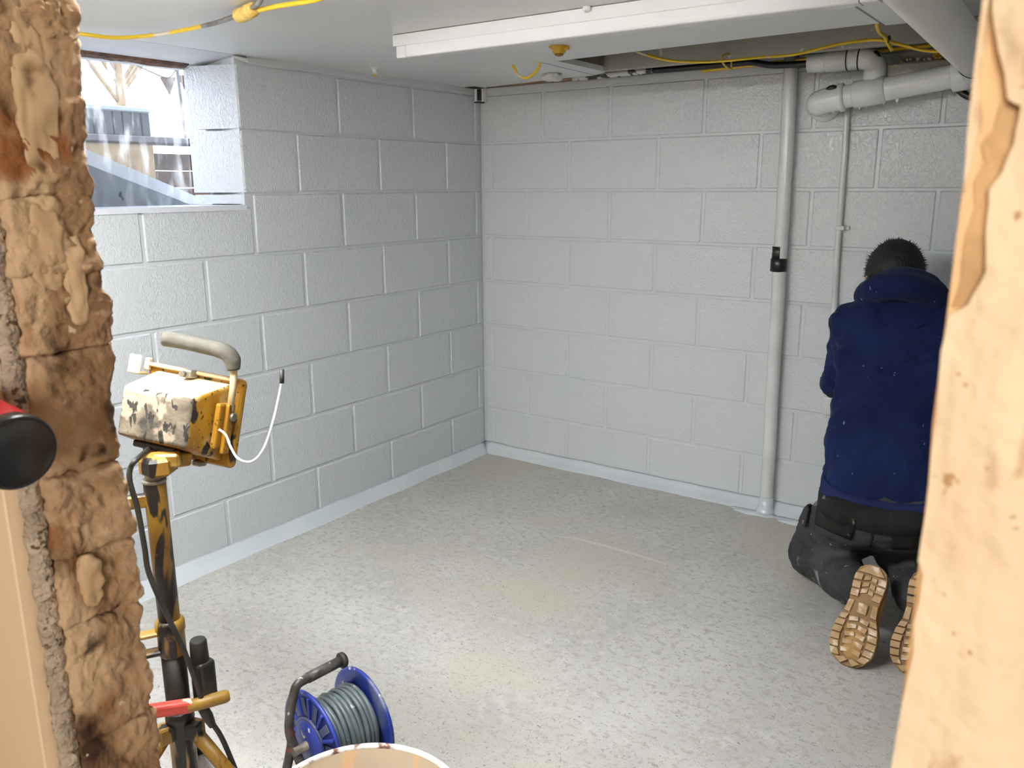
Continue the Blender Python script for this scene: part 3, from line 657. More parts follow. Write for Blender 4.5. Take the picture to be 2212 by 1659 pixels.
tp = thing('thin_conduit', (1.755, -0.015, 0.47), 'thin grey painted conduit ending in a small clip left of the man', 'conduit')
part('tube', 'pipe', tp, lambda b: tube(b, jit((1.752, -0.013, 0.50), (1.735, -0.013, 1.68), 20, 0.004), 0.0115, 12))
part('end_clip', 'pipe', tp, lambda b: (box(b, (1.738, -0.030, 0.468), (1.770, 0.0, 0.540), bev=0.004, seg=2), cyl(b, (1.754, -0.034, 0.490), (1.754, -0.028, 0.490), 0.005, 8)))
part('saddle_clip', 'pipe', tp, lambda b: (box(b, (1.728, -0.028, 1.205), (1.764, 0.0, 1.222), bev=0.003), box(b, (1.762, -0.010, 1.205), (1.778, 0.0, 1.222), bev=0.002)))

sp = thing('soil_pipe', (1.66, -0.08, 1.69), 'thickly painted grey soil pipe rising to the right of the back wall', 'pipe')
S0, S1 = V(1.700, -0.140, 1.678), V(2.185, -0.140, 1.742); sd = (S1 - S0).normalized()
def along(t): return S0 + sd * t
part('pipe_run', 'soil', sp, lambda b: tube(b, [along(t) for t in [i * 0.03 for i in range(0, 40)]], 0.0405, 24))
part('elbow', 'soil', sp, lambda b: tube(b, cr([(1.650, -0.006, 1.670), (1.650, -0.05, 1.670), (1.652, -0.095, 1.671), (1.668, -0.128, 1.673), (1.70, -0.140, 1.678), (1.74, -0.140, 1.683)], 6), 0.0445, 24))
part('elbow_lip', 'soil', sp, lambda b: lathe(b, [(0.040, 0), (0.050, 0.003), (0.050, 0.018), (0.045, 0.022)], axis_mat(along(0.035), sd), 28))
part('wall_flange', 'soil', sp, lambda b: lathe(b, [(0.060, 0), (0.058, 0.008), (0.048, 0.020), (0.046, 0.03)], axis_mat(V(1.650, -0.001, 1.670), V(0, -1, 0)), 28))
part('tee_sleeve', 'soil', sp, lambda b: lathe(b, [(0.040, 0), (0.0475, 0.003), (0.0475, 0.105), (0.040, 0.11)], axis_mat(along(0.085), sd), 28))
part('coupling', 'soil', sp, lambda b: (lathe(b, [(0.040, 0), (0.053, 0.004), (0.053, 0.055), (0.049, 0.058), (0.049, 0.14), (0.042, 0.145)], axis_mat(along(0.40), sd), 28)))
part('bare_patch', 'black', sp, lambda b: tube(b, [V(1.700, -0.140, 1.679) + 0.0462 * V(-0.10 + 0.0, -0.62, 0.78).normalized() + V(0.012 * i, 0, 0.0015 * i) for i in range(4)], [0.004, 0.009, 0.010, 0.005], 6))
for t in (0.02, 0.11, 0.19, 0.235):
    part('drip', 'soil', sp, lambda b: lathe(b, [(0.001, -0.012), (0.006, -0.006), (0.007, 0.004)], Matrix.Translation(along(t) + V(0, 0, -0.041)), 8))

bp = thing('branch_pipe', (1.75, -0.125, 1.81), 'short grey branch pipe with an elbow dropping into the soil pipe', 'pipe')
part('pipe_run', 'soil', bp, lambda b: tube(b, [V(1.613, -0.125, 1.812), V(1.66, -0.125, 1.8125), V(1.72, -0.125, 1.813), V(1.80, -0.125, 1.814)], 0.034, 22))
part('sleeve', 'soil', bp, lambda b: lathe(b, [(0.034, 0), (0.0372, 0.002), (0.0372, 0.075), (0.034, 0.078)], axis_mat(V(1.676, -0.125, 1.8125), V(1, 0, 0.01)), 24))
part('elbow', 'soil', bp, lambda b: tube(b, cr([(1.755, -0.125, 1.814), (1.795, -0.125, 1.814), (1.828, -0.125, 1.806), (1.846, -0.127, 1.782), (1.848, -0.130, 1.750), (1.846, -0.132, 1.72)], 6), 0.0385, 22))
part('rubber_ring', 'black', bp, lambda b: (lathe(b, [(0.035, 0), (0.0392, 0.001), (0.0392, 0.005), (0.035, 0.006)], axis_mat(V(1.750, -0.125, 1.814), V(1, 0, 0)), 24), lathe(b, [(0.036, 0), (0.0402, 0.001), (0.0402, 0.005), (0.036, 0.006)], axis_mat(V(1.790, -0.125, 1.814), V(1, 0, -0.05)), 24)))
part('bare_patch', 'black', bp, lambda b: tube(b, [V(1.832, -0.128, 1.808) + V(0.0155 + 0.006 * i, -0.022 + 0.004 * i, 0.024 - 0.0115 * i) for i in range(4)], [0.005, 0.010, 0.010, 0.004], 6))

dp = thing('overhead_pipe', (2.2, -0.8, 1.76), 'large beige pipe slung under the ceiling towards the back wall', 'pipe')
O0, O1 = V(2.232, -2.2, 1.775), V(2.196, -0.34, 1.7525)
part('pipe_run', 'big_pipe', dp, lambda b: tube(b, [O0.lerp(O1, i / 10) for i in range(11)], 0.0545, 28))
part('socket', 'soil', dp, lambda b: tube(b, cr([(2.196, -0.345, 1.7525), (2.195, -0.30, 1.752), (2.193, -0.24, 1.748), (2.19, -0.18, 1.742), (2.188, -0.14, 1.740)], 5), 0.0585, 28))
part('seal_ring', 'black_paint_specks', dp, lambda b: lathe(b, [(0.054, 0), (0.0575, 0.002), (0.0575, 0.010), (0.054, 0.012)], axis_mat(V(2.1963, -0.362, 1.753), V(0, 1, 0)), 28))
tag(part('black_hose', 'black', None, lambda b: tube(b, cr([(2.085, -0.02, 1.735), (2.095, -0.035, 1.71), (2.118, -0.05, 1.688), (2.15, -0.052, 1.668), (2.21, -0.05, 1.66), (2.30, -0.04, 1.68), (2.34, -0.02, 1.72)], 6), 0.012, 10)), 'short black hose looping below the end of the soil pipe', 'hose')

# ================================================================== FLOODLIGHT ON ITS TRIPOD
HM = Matrix.Translation(V(1.040, -2.508, 0.922)) @ Matrix.Rotation(0.327, 4, 'Z') @ Matrix.Rotation(-0.226, 4, 'X') @ Matrix.Rotation(0.107, 4, 'Y')
PX, PY = 1.041, -2.523
fl = thing('site_floodlight', (PX, PY, 0.80), 'dirty yellow site floodlight head with a black foam handle on a tripod', 'floodlight')
def housing(b):
    wr, hr, wf, hf, d = .086, .052, .098, .085, .115
    t = bmesh.new()
    v = [t.verts.new(V(x, y, z)) for (x, y, z) in [(-wr, 0, -hr), (wr, 0, -hr), (wr, 0, hr), (-wr, 0, hr), (-wf, d, -hf), (wf, d, -hf), (wf, d, hf), (-wf, d, hf)]]
    fs = [(0, 1, 2, 3), (5, 4, 7, 6), (1, 5, 6, 2), (4, 0, 3, 7), (3, 2, 6, 7), (4, 5, 1, 0)]
    for i, f in enumerate(fs): nf = t.faces.new([v[k] for k in f])
    bmesh.ops.recalc_face_normals(t, faces=t.faces)
    bmesh.ops.bevel(t, geom=list(t.edges), offset=0.010, segments=3, profile=0.6, affect='EDGES')
    t.normal_update()
    for f in t.faces:
        n_ = f.normal
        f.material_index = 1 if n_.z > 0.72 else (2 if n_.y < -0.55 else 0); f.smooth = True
    join(b, t, HM)
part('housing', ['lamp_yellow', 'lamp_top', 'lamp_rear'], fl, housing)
ff = part('front_frame', 'lamp_yellow', fl, lambda b: box(b, (-.123, .112, -.098), (.123, .136, .098), bev=0.012, mat=HM, seg=3))
part('glass', 'steel', fl, lambda b: box(b, (-.10, .134, -.08), (.10, .139, .08), bev=0.003, mat=HM))
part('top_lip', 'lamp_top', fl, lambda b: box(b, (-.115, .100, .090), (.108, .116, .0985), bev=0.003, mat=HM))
part('screw', 'steel', fl, lambda b: (box(b, (-.012, .082, .082), (.012, .110, .100), bev=0.004, mat=HM, seg=2), cyl(b, HM @ V(-.004, .080, .090), HM @ V(-.004, .072, .090), 0.007, 10)))
part('screw', 'steel', fl, lambda b: box(b, (.028, .105, -.106), (.052, .130, -.094), bev=0.003, mat=HM))
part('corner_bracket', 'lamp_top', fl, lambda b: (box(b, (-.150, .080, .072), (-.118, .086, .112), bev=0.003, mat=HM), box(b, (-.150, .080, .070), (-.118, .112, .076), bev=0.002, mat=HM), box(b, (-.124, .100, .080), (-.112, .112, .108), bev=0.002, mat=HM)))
br = part('side_bracket', 'lamp_yellow', fl, lambda b: (box(b, (.098, .060, -.052), (.112, .098, .045), bev=0.005, mat=HM, seg=2), box(b, (.112, .076, -.062), (.122, .100, .045), bev=0.004, mat=HM, seg=2)))
part('bolt', 'steel', fl, lambda b: cyl(b, HM @ V(.121, .090, .018), HM @ V(.129, .090, .018), 0.009, 10))
part('bolt', 'steel', fl, lambda b: cyl(b, HM @ V(.121, .088, -.035), HM @ V(.126, .088, -.035), 0.006, 10))
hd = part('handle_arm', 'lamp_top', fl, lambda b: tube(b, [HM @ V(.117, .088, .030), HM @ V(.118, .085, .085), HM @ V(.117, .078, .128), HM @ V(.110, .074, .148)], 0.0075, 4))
part('handle_grip', 'foam', fl, lambda b: tube(b, cr([HM @ V(-.048, .062, .1585), HM @ V(.0, .064, .1590), HM @ V(.070, .068, .156), HM @ V(.098, .071, .152), HM @ V(.112, .075, .140), HM @ V(.117, .079, .118)], 6), [0.0165] * 14 + [0.0172] * 6 + [0.0175] * 6 + [0.0165, 0.0155, 0.015, 0.014, 0.013], 16))
part('mount_plate', 'pole_black', fl, lambda b: box(b, (-.060, .020, -.074), (.045, .085, -.060), bev=0.003, mat=HM))
part('yoke', 'lamp_yellow', fl, lambda b: (box(b, (-.040, .028, -.100), (.055, .072, -.070), bev=0.005, mat=HM, seg=2)))
sw = part('swivel_nut', 'pole', fl, lambda b: lathe(b, [(0.026, 0.0), (0.037, 0.008), (0.037, 0.034), (0.032, 0.040), (0.018, 0.046)], Matrix.Translation(V(PX + 0.008, PY + 0.008, 0.800)), 6))
for pl in sw.data.polygons: pl.use_smooth = False
part('swivel_block', 'pole', fl, lambda b: box(b, (0.004, -0.018, 0.0), (0.058, 0.020, 0.030), bev=0.005, mat=Matrix.Translation(V(PX, PY, 0.818)) @ Matrix.Rotation(0.75, 4, 'Z')))
part('spigot', 'steel', fl, lambda b: lathe(b, [(0.018, -0.02), (0.018, 0.012)], Matrix.Translation(V(PX, PY, 0.794)), 16))
part('tail_wire', 'wire', fl, lambda b: tube(b, cr([(1.180, -2.455, 0.905), (1.189, -2.446, 0.892), (1.200, -2.443, 0.864), (1.215, -2.438, 0.843), (1.231, -2.419, 0.837), (1.240, -2.395, 0.860), (1.243, -2.369, 0.912), (1.242, -2.347, 0.966), (1.242, -2.339, 0.990)], 8), 0.0027, 8))
part('wire_tip', 'rubber', fl, lambda b: tube(b, [(1.242, -2.339, 0.986), (1.2415, -2.3375, 0.998), (1.239, -2.334, 1.014)], 0.0048, 8))
pcab = [HM @ V(-.030, .050, -.068), V(1.060, -2.566, 0.850), V(1.053, -2.577, 0.834), V(1.051, -2.581, 0.805), V(1.054, -2.573, 0.744), V(1.058, -2.570, 0.662), V(1.061, -2.568, 0.600), V(1.078, -2.549, 0.504), V(1.096, -2.530, 0.417), V(1.106, -2.516, 0.335), V(1.112, -2.503, 0.263), V(1.116, -2.497, 0.236), V(1.128, -2.481, 0.186), V(1.142, -2.462, 0.093), V(1.165, -2.455, 0.016), V(1.20, -2.56, 0.0062), V(1.33, -2.70, 0.0062)]
part('power_cable', 'rubber', fl, lambda b: tube(b, cr(pcab, 8), 0.0056, 10))
pg = part('inline_plug', 'rubber', fl, lambda b: (box(b, (1.070, -2.507, 0.262), (1.112, -2.467, 0.372), bev=0.007, seg=2, mat=None), lathe(b, [(0.020, 0), (0.018, 0.05), (0.016, 0.054)], Matrix.Translation(V(1.088, -2.490, 0.368)), 12)))
part('strain_relief', 'rubber', fl, lambda b: tube(b, [V(1.106, -2.512, 0.285), V(1.113, -2.500, 0.245), V(1.118, -2.494, 0.222)], [0.011, 0.012, 0.008], 10))

ts = thing('tripod_stand', (PX, PY, 0.0), 'chipped yellow and black tripod stand carrying the site floodlight', 'tripod')
part('upper_pole', 'pole', ts, lambda b: lathe(b, [(0.0225, 0.0), (0.0225, 0.335), (0.021, 0.338)], Matrix.Translation(V(PX, PY, 0.452)), 20))
part('rim_ring', 'steel', ts, lambda b: lathe(b, [(0.022, 0), (0.0245, 0.002), (0.0245, 0.007), (0.020, 0.009)], Matrix.Translation(V(PX, PY, 0.784)), 20))
part('cable_arm', 'pole', ts, lambda b: box(b, (-0.075, -0.010, -0.014), (-0.015, 0.010, 0.014), bev=0.003, mat=Matrix.Translation(V(PX, PY, 0.748)) @ Matrix.Rotation(1.05, 4, 'Z')))
part('collar', 'pole', ts, lambda b: lathe(b, [(0.026, 0.0), (0.0285, 0.004), (0.0285, 0.055), (0.0310, 0.058), (0.0310, 0.078), (0.026, 0.085)], Matrix.Translation(V(PX, PY, 0.388)), 20))
for (z0, z1) in ((0.052, 0.062), (0.006, 0.018)):
    part('clamp_lug', 'pole', ts, lambda b: box(b, (-0.062, -0.014, z0), (-0.022, 0.014, z1), bev=0.003, mat=Matrix.Translation(V(PX, PY, 0.388)) @ Matrix.Rotation(1.05, 4, 'Z')))
part('lower_pole', 'pole_black', ts, lambda b: lathe(b, [(0.0255, 0.0), (0.0255, 0.345)], Matrix.Translation(V(PX, PY, 0.05)), 20))
part('foot_sleeve', 'pole', ts, lambda b: lathe(b, [(0.0275, 0.0), (0.0275, 0.150), (0.031, 0.152), (0.031, 0.168), (0.027, 0.176)], Matrix.Translation(V(PX, PY, 0.075)), 20))
part('clamp_lever', 'clamp_red', ts, lambda b: box(b, (-0.055, -0.012, -0.014), (0.040, 0.012, 0.014), bev=0.006, seg=2, mat=Matrix.Translation(V(1.078, -2.558, 0.287)) @ Matrix.Rotation(1.03, 4, 'Z') @ Matrix.Rotation(0.10, 4, 'Y')))
part('clamp_handle', 'pole', ts, lambda b: tube(b, [V(1.094, -2.535, 0.283), V(1.110, -2.508, 0.284), V(1.134, -2.466, 0.286), V(1.138, -2.459, 0.286)], [0.013, 0.0145, 0.0145, 0.011], 12))
for az in (20, 140, 258):
    a = R(az); ca, sa = math.cos(a), math.sin(a)
    lg = part('leg', 'pole', ts, lambda b: tube(b, [V(PX + r_ * ca, PY + r_ * sa, z) for (r_, z) in ((0.030, 0.205), (0.10, 0.125), (0.195, 0.016))], 0.0155, 12))
    part('foot', 'rubber', lg, lambda b: lathe(b, [(0.022, 0), (0.022, 0.02), (0.014, 0.034)], Matrix.Translation(V(PX + 0.20 * ca, PY + 0.20 * sa, 0.0)), 12))
    part('hinge', 'pole', lg, lambda b: box(b, (0.018, -0.018, 0.185), (0.052, 0.018, 0.225), bev=0.004, mat=Matrix.Translation(V(PX, PY, 0)) @ Matrix.Rotation(a, 4, 'Z')))
    part('brace', 'steel', lg, lambda b: tube(b, [V(PX + 0.03 * ca, PY + 0.03 * sa, 0.09), V(PX + 0.115 * ca, PY + 0.115 * sa, 0.098)], 0.006, 8))

# ================================================================== CABLE REEL
AX = V(math.cos(1.381), math.sin(1.381), 0); UX = V(-AX.y, AX.x, 0)
RC = V(1.302, -2.218, 0.16); LC = RC - AX * 0.135
rl = thing('cable_reel', (RC.x - AX.x * 0.07, RC.y - AX.y * 0.07, 0), 'dusty blue cable reel wound with grey cable, behind the bucket', 'cable reel')
def disc(b, c, flip=1):
    lathe(b, [(0.020, -0.003), (0.110, -0.003), (0.116, -0.005), (0.120, -0.003), (0.120, 0.003), (0.116, 0.004), (0.110, 0.002), (0.020, 0.002)], axis_mat(c, AX * flip), 64)
part('flange', 'blue', rl, lambda b: disc(b, RC))
lf = part('flange', 'blue', rl, lambda b: disc(b, LC, -1))
for i in range(24):
    a = 2 * math.pi * i / 24; d = UX * math.cos(a) + V(0, 0, 1) * math.sin(a); tg = -UX * math.sin(a) + V(0, 0, 1) * math.cos(a)
    mt = Matrix(((d.x, tg.x, AX.x, LC.x - AX.x * 0.004), (d.y, tg.y, AX.y, LC.y - AX.y * 0.004), (d.z, tg.z, AX.z, LC.z), (0, 0, 0, 1)))
    if i % 2 == 0: part('rib', 'blue', lf, lambda b: box(b, (0.060, -0.0035, -0.004), (0.112, 0.0035, 0.002), bev=0.001, mat=mt))
    else: part('slot', 'blue_dark', lf, lambda b: box(b, (0.064, -0.009, -0.0012), (0.106, 0.009, 0.001), bev=0.0005, mat=mt))
part('hub_cap', 'blue', rl, lambda b: lathe(b, [(0.056, 0.0), (0.056, 0.006), (0.050, 0.012), (0.010, 0.014)], axis_mat(LC - AX * 0.002, -AX), 40))
part('hub_ring', 'blue_dark', lf, lambda b: lathe(b, [(0.060, 0.0), (0.0615, 0.006), (0.058, 0.008)], axis_mat(LC - AX * 0.002, -AX), 40))
part('drum', 'blue_dark', rl, lambda b: cyl(b, LC, RC, 0.058, 32))
def coil(b):
    for (rad, turns, ph, sgn) in ((0.068, 10, 0.0, 1), (0.0795, 9.2, 1.0, -1)):
        pts = []; n = int(turns * 30)
        for i in range(n + 1):
            t = i / n; a = sgn * 2 * math.pi * turns * t + ph
            s = 0.012 + 0.111 * t + 0.0012 * math.sin(a * 1.31); rr_ = rad + 0.0018 * math.sin(a * 2.7 + t * 9) + (0.003 * t if rad > 0.07 else 0)
            pts.append(LC + AX * s + (UX * math.cos(a) + V(0, 0, 1) * math.sin(a)) * rr_)
        tube(b, pts, 0.0064, 8)
part('wound_cable', 'reel_cable', rl, coil)
FL = LC - AX * 0.030 + UX * 0.0
hp = [RC + AX * 0.0 + V(-0.030, -0.030, 0.152), LC + AX * 0.03 + V(-0.020, -0.020, 0.152), LC + V(-0.018, -0.018, 0.148), LC - AX * 0.026 + V(-0.014, -0.004, 0.128), LC - AX * 0.042 + V(-0.012, 0, 0.092), LC - AX * 0.046 + V(-0.014, 0, 0.045), LC - AX * 0.040 + V(-0.008, 0, 0.0), LC - AX * 0.038 + V(0.020, 0, -0.06), LC - AX * 0.038 + V(0.055, 0, -0.135), LC - AX * 0.036 + V(0.068, 0, -0.149)]
fr = part('frame', 'reel_frame', rl, lambda b: tube(b, cr(hp, 7), 0.0105, 12))
part('end_cap', 'rubber', fr, lambda b: lathe(b, [(0.010, -0.004), (0.0185, -0.003), (0.0185, 0.006), (0.014, 0.010)], axis_mat(hp[0], AX), 20))
part('grip', 'reel_frame', fr, lambda b: tube(b, [hp[0], hp[0].lerp(hp[1], 0.5), hp[1]], 0.0122, 14))
part('stay', 'reel_frame', fr, lambda b: tube(b, cr([LC - AX * 0.043 + V(-0.012, 0, 0.02), LC - AX * 0.043 + V(-0.03, 0, -0.04), LC - AX * 0.040 + V(-0.062, 0, -0.12), LC - AX * 0.036 + V(-0.075, 0, -0.149)], 6), 0.0105, 12))
part('axle', 'steel', rl, lambda b: cyl(b, LC - AX * 0.050, RC + AX * 0.03, 0.010, 14))
for s in (0.068, -0.075):
    part('base_bar', 'reel_frame', fr, lambda b: tube(b, [LC - AX * 0.045 + V(s, 0, -0.149), LC + AX * 0.05 + V(s, 0, -0.149), RC + AX * 0.045 + V(s, 0, -0.149)], 0.0105, 12))
part('stay', 'reel_frame', fr, lambda b: (tube(b, cr([RC + AX * 0.04 + V(0.068, 0, -0.149), RC + AX * 0.028 + V(0.01, 0, -0.01), RC + AX * 0.026 + V(0.0, 0, 0.004)], 5), 0.009, 10), tube(b, cr([RC + AX * 0.04 + V(-0.075, 0, -0.149), RC + AX * 0.028 + V(-0.01, 0, -0.01), RC + AX * 0.026 + V(0.0, 0, 0.004)], 5), 0.009, 10)))

# ================================================================== BUCKET
BC = V(1.662, -2.579, 0.0)
bk = thing('bucket', BC, 'wide cream bucket with stained inside and chipped rim at the front', 'bucket')
part('body', 'bucket', bk, lambda b: lathe(b, [(0.135, 0.0), (0.142, 0.006), (0.183, 0.312), (0.179, 0.314), (0.136, 0.012), (0.02, 0.010)], Matrix.Translation(BC), 72))
part('rim', 'bucket_rim', bk, lambda b: lathe(b, [(0.182, 0.300), (0.189, 0.304), (0.190, 0.317), (0.186, 0.3215), (0.181, 0.3205), (0.179, 0.314)], Matrix.Translation(BC), 72, closed=True))
part('handle', 'steel', bk, lambda b: tube(b, cr([BC + V(0.193 * math.cos(a), 0.193 * math.sin(a), 0.285 - 0.10 * abs(math.sin(a - R(-160)))) for a in [R(-160 + i * 15) for i in range(13)]], 4), 0.003, 8))
for a in (R(-160), R(20)):
    part('handle_ear', 'steel', bk, lambda b: lathe(b, [(0.012, 0), (0.012, 0.014)], axis_mat(BC + V(0.178 * math.cos(a), 0.178 * math.sin(a), 0.285), V(math.cos(a), math.sin(a), 0)), 10))

# ================================================================== RED TOOL AT THE LEFT EDGE
rt = thing('red_canister', (1.70, -3.098, 1.14), 'red cylinder with round black end cap beside the pale board', 'canister')
RA = V(1.790, -3.098, 1.139); RD = V(-1, 0.0, 0.11).normalized()
part('body', 'red', rt, lambda b: lathe(b, [(0.034, 0.0), (0.0365, 0.004), (0.0365, 0.20), (0.03, 0.21)], axis_mat(RA + RD * 0.004, RD), 40))
part('end_cap', 'black', rt, lambda b: lathe(b, [(0.002, 0.0006), (0.0300, 0.0010), (0.0315, -0.0010), (0.0345, -0.002), (0.0368, 0.002), (0.0368, 0.014), (0.034, 0.016)], axis_mat(RA, RD), 40))
part('wall_clip', 'steel', rt, lambda b: box(b, (1.62, -3.066, 1.12), (1.65, -3.0585, 1.19), bev=0.001))

# ================================================================== OUTSIDE THE WINDOW
bm = fresh(); box(bm, (-9.0, -8.0, 1.10), (-0.24, 5.0, 1.20))
tag(obj('ground_outside', bm, 'out_ground'), 'pale paving outside the basement window', 'ground', kind='structure')
sl = thing('sloping_slab', (-0.36, -1.7, 1.32), 'sloping grey slab with a white edge board outside the window', 'slab')
part('slab', 'slate', sl, lambda b: prism(b, [(-1.42, 1.312), (-1.416, 1.324), (-1.80, 1.465), (-2.60, 1.75), (-2.60, 1.312)], 'x', -0.40, -0.30))
part('edge_board', 'sill', sl, lambda b: prism(b, [(-1.405, 1.315), (-1.405, 1.334), (-1.825, 1.500), (-2.60, 1.80), (-2.60, 1.75), (-1.825, 1.450), (-1.47, 1.318)], 'x', -0.46, -0.29))
# support so the slab rests on the paving
part('kerb', 'slate', sl, lambda b: box(b, (-0.45, -2.60, 1.20), (-0.29, -1.41, 1.313)))
fw = thing('retaining_wall', (-1.6, -0.8, 1.2), 'low brown boarded wall with a grey cap outside the window', 'wall')
for i in range(4):
    part('board', 'out_wood', fw, lambda b: box(b, (-1.62, -0.87, 1.20 + i * 0.09), (-1.56, 0.9, 1.20 + i * 0.09 + 0.085), bev=0.004))
part('post', 'bark', fw, lambda b: box(b, (-1.56, -1.6, 1.20), (-1.44, -0.86, 1.595), bev=0.006))
part('cap', 'out_cap', fw, lambda b: box(b, (-1.66, -1.6, 1.60), (-1.42, 0.9, 1.632), bev=0.004))
pt = thing('slatted_planter', (-1.55, -1.0, 1.632), 'dark slatted box standing on the wall outside the window', 'planter')
for i in range(9):
    part('slat', 'out_dark', pt, lambda b: box(b, (-1.47, -1.30 + i * 0.05, 1.634), (-1.455, -1.258 + i * 0.05, 1.750), bev=0.003))
part('body', 'out_dark', pt, lambda b: box(b, (-1.62, -1.305, 1.632), (-1.472, -0.855, 1.745), bev=0.004))
part('lid', 'slate', pt, lambda b: box(b, (-1.63, -1.31, 1.746), (-1.45, -0.85, 1.772), bev=0.006))
bt = thing('bunting_line', (-1.5, -0.63, 1.632), 'string of brown triangle flags on a thin pole outside the window', 'bunting')
part('pole', 'out_cap', bt, lambda b: tube(b, [V(-1.5, -0.630, 1.632), V(-1.5, -0.645, 2.05)], 0.008, 8))
part('string', 'rubber', bt, lambda b: tube(b, cr([(-1.5, -0.644, 1.985), (-1.5, -0.70, 1.935), (-1.5, -0.80, 1.955), (-1.5, -1.0, 2.02), (-1.5, -1.4, 2.15)], 6), 0.003, 6))
for (y, z) in ((-0.70, 1.935), (-0.60, 1.955), (-1.12, 2.06)):
    part('flag', 'flag', bt, lambda b: prism(b, [(y - 0.048, z - 0.002), (y + 0.045, z + 0.006), (y, z - 0.088)], 'x', -1.502, -1.499))
def tree(b):
    rr = random.Random(3); base = V(-6.0, 1.72, 1.2)
    tube(b, cr([base, base + V(0, 0.0, 0.7), base + V(0, 0.02, 1.2), base + V(0, 0.0, 2.2)], 5), [0.055] * 5 + [0.05] * 5 + [0.045] * 5 + [0.02], 8)
    for i in range(16):
        z = 0.95 + rr.random() * 1.2; sgn = rr.choice((-1, 1)); ln = 0.2 + rr.random() * 0.5; s0 = base + V(0, 0, z); m_ = s0 + V(rr.uniform(-.1, .1), sgn * ln * 0.5, ln * 0.7)
        tube(b, cr([s0, m_, m_ + V(rr.uniform(-.1, .1), sgn * ln * 0.25, ln * 0.6)], 4), [0.022] * 4 + [0.012] * 4 + [0.004], 6)
tag(part('bare_tree', 'bark', None, tree), 'bare pale tree standing in the glare beyond the window', 'tree')

# ================================================================== THE KNEELING MAN
man = thing('person', (2.13, -0.75, 0.0), 'man in navy hoodie and dark work trousers kneeling at the back wall', 'person')

def cone(b, p0, r0, p1, r1, seg=18):
    p0 = Vector(p0); p1 = Vector(p1); d = p1 - p0; L_ = d.length; prof = []
    for i in range(6): a = -math.pi / 2 + math.pi / 2 * i / 6; prof.append((max(0.0006, r0 * math.cos(a)), r0 * math.sin(a)))
    prof += [(r0, 0), ((r0 + r1) / 2, L_ / 2), (r1, L_)]
    for i in range(1, 7): a = math.pi / 2 * i / 6; prof.append((max(0.0006, r1 * math.cos(a)), L_ + r1 * math.sin(a)))
    lathe(b, prof, axis_mat(p0, d), seg)
def chain(b, pts):
    for (a, ra), (c, rc) in zip(pts[:-1], pts[1:]): cone(b, a, ra, c, rc)
def ell(b, c, rx, ry, rz, m3=None, seg=24):
    t = bmesh.new(); bmesh.ops.create_uvsphere(t, u_segments=seg, v_segments=seg // 2, radius=1.0)
    mt = Matrix.Translation(Vector(c)) @ (m3.to_4x4() if m3 else Matrix.Identity(4)) @ Matrix.Diagonal((rx, ry, rz, 1))
    join(b, t, mt)
def loft(b, rings, seg=28, pw=2.4):
    R_ = []
    for (c, u, w, ru, rw) in rings:
        c = Vector(c); u = Vector(u).normalized(); w = Vector(w).normalized(); ring = []
        for k in range(seg):
            a = 2 * math.pi * k / seg; ca, sa = math.cos(a), math.sin(a)
            x = math.copysign(abs(ca) ** (2 / pw), ca); y = math.copysign(abs(sa) ** (2 / pw), sa)
            ring.append(b.verts.new(c + u * ru * x + w * rw * y))
        R_.append(ring)
    for i in range(len(R_) - 1):
        for k in range(seg): b.faces.new([R_[i][k], R_[i][(k + 1) % seg], R_[i + 1][(k + 1) % seg], R_[i + 1][k]])
    b.faces.new(R_[0][::-1]); b.faces.new(R_[-1])

def blob(name, m, parent, fn, voxel=0.012, smooth=6, disp=None):
    o = part(name, m, parent, fn)
    r = o.modifiers.new('skin', 'REMESH'); r.mode = 'VOXEL'; r.voxel_size = voxel; r.use_smooth_shade = True
    if smooth: s = o.modifiers.new('soften', 'SMOOTH'); s.factor = 0.5; s.iterations = smooth
    for i, (sc, st) in enumerate(disp or ()):
        tx = bpy.data.textures.new(name + '_folds', 'CLOUDS'); tx.noise_scale = sc; tx.noise_depth = 2
        d = o.modifiers.new('folds', 'DISPLACE'); d.texture = tx; d.strength = st; d.mid_level = 0.5; d.texture_coords = 'LOCAL'
    return o

# joints
HIPL, HIPR = V(2.045, -0.70, 0.39), V(2.195, -0.69, 0.39)
KNL, KNR = V(1.868, -0.545, 0.085), V(2.195, -0.46, 0.085)
ANL, ANR = V(2.092, -0.880, 0.165), V(2.268, -0.850, 0.172)
SHL, SHR = V(1.915, -0.425, 0.905), V(2.245, -0.405, 0.905)
ELL, ELR = V(1.872, -0.365, 0.690), V(2.315, -0.33, 0.690)
WRL, WRR = V(1.935, -0.145, 0.720), V(2.195, -0.125, 0.690)
HC = V(2.018, -0.335, 1.072)
hf = V(-0.16, 0.86, -0.48).normalized(); hr_ = hf.cross(V(0, 0, 1)).normalized(); hu = hr_.cross(hf).normalized()
H3 = Matrix(((hr_.x, hf.x, hu.x), (hr_.y, hf.y, hu.y), (hr_.z, hf.z, hu.z)))
def HL(x, y, z): return HC + H3 @ V(x, y, z)

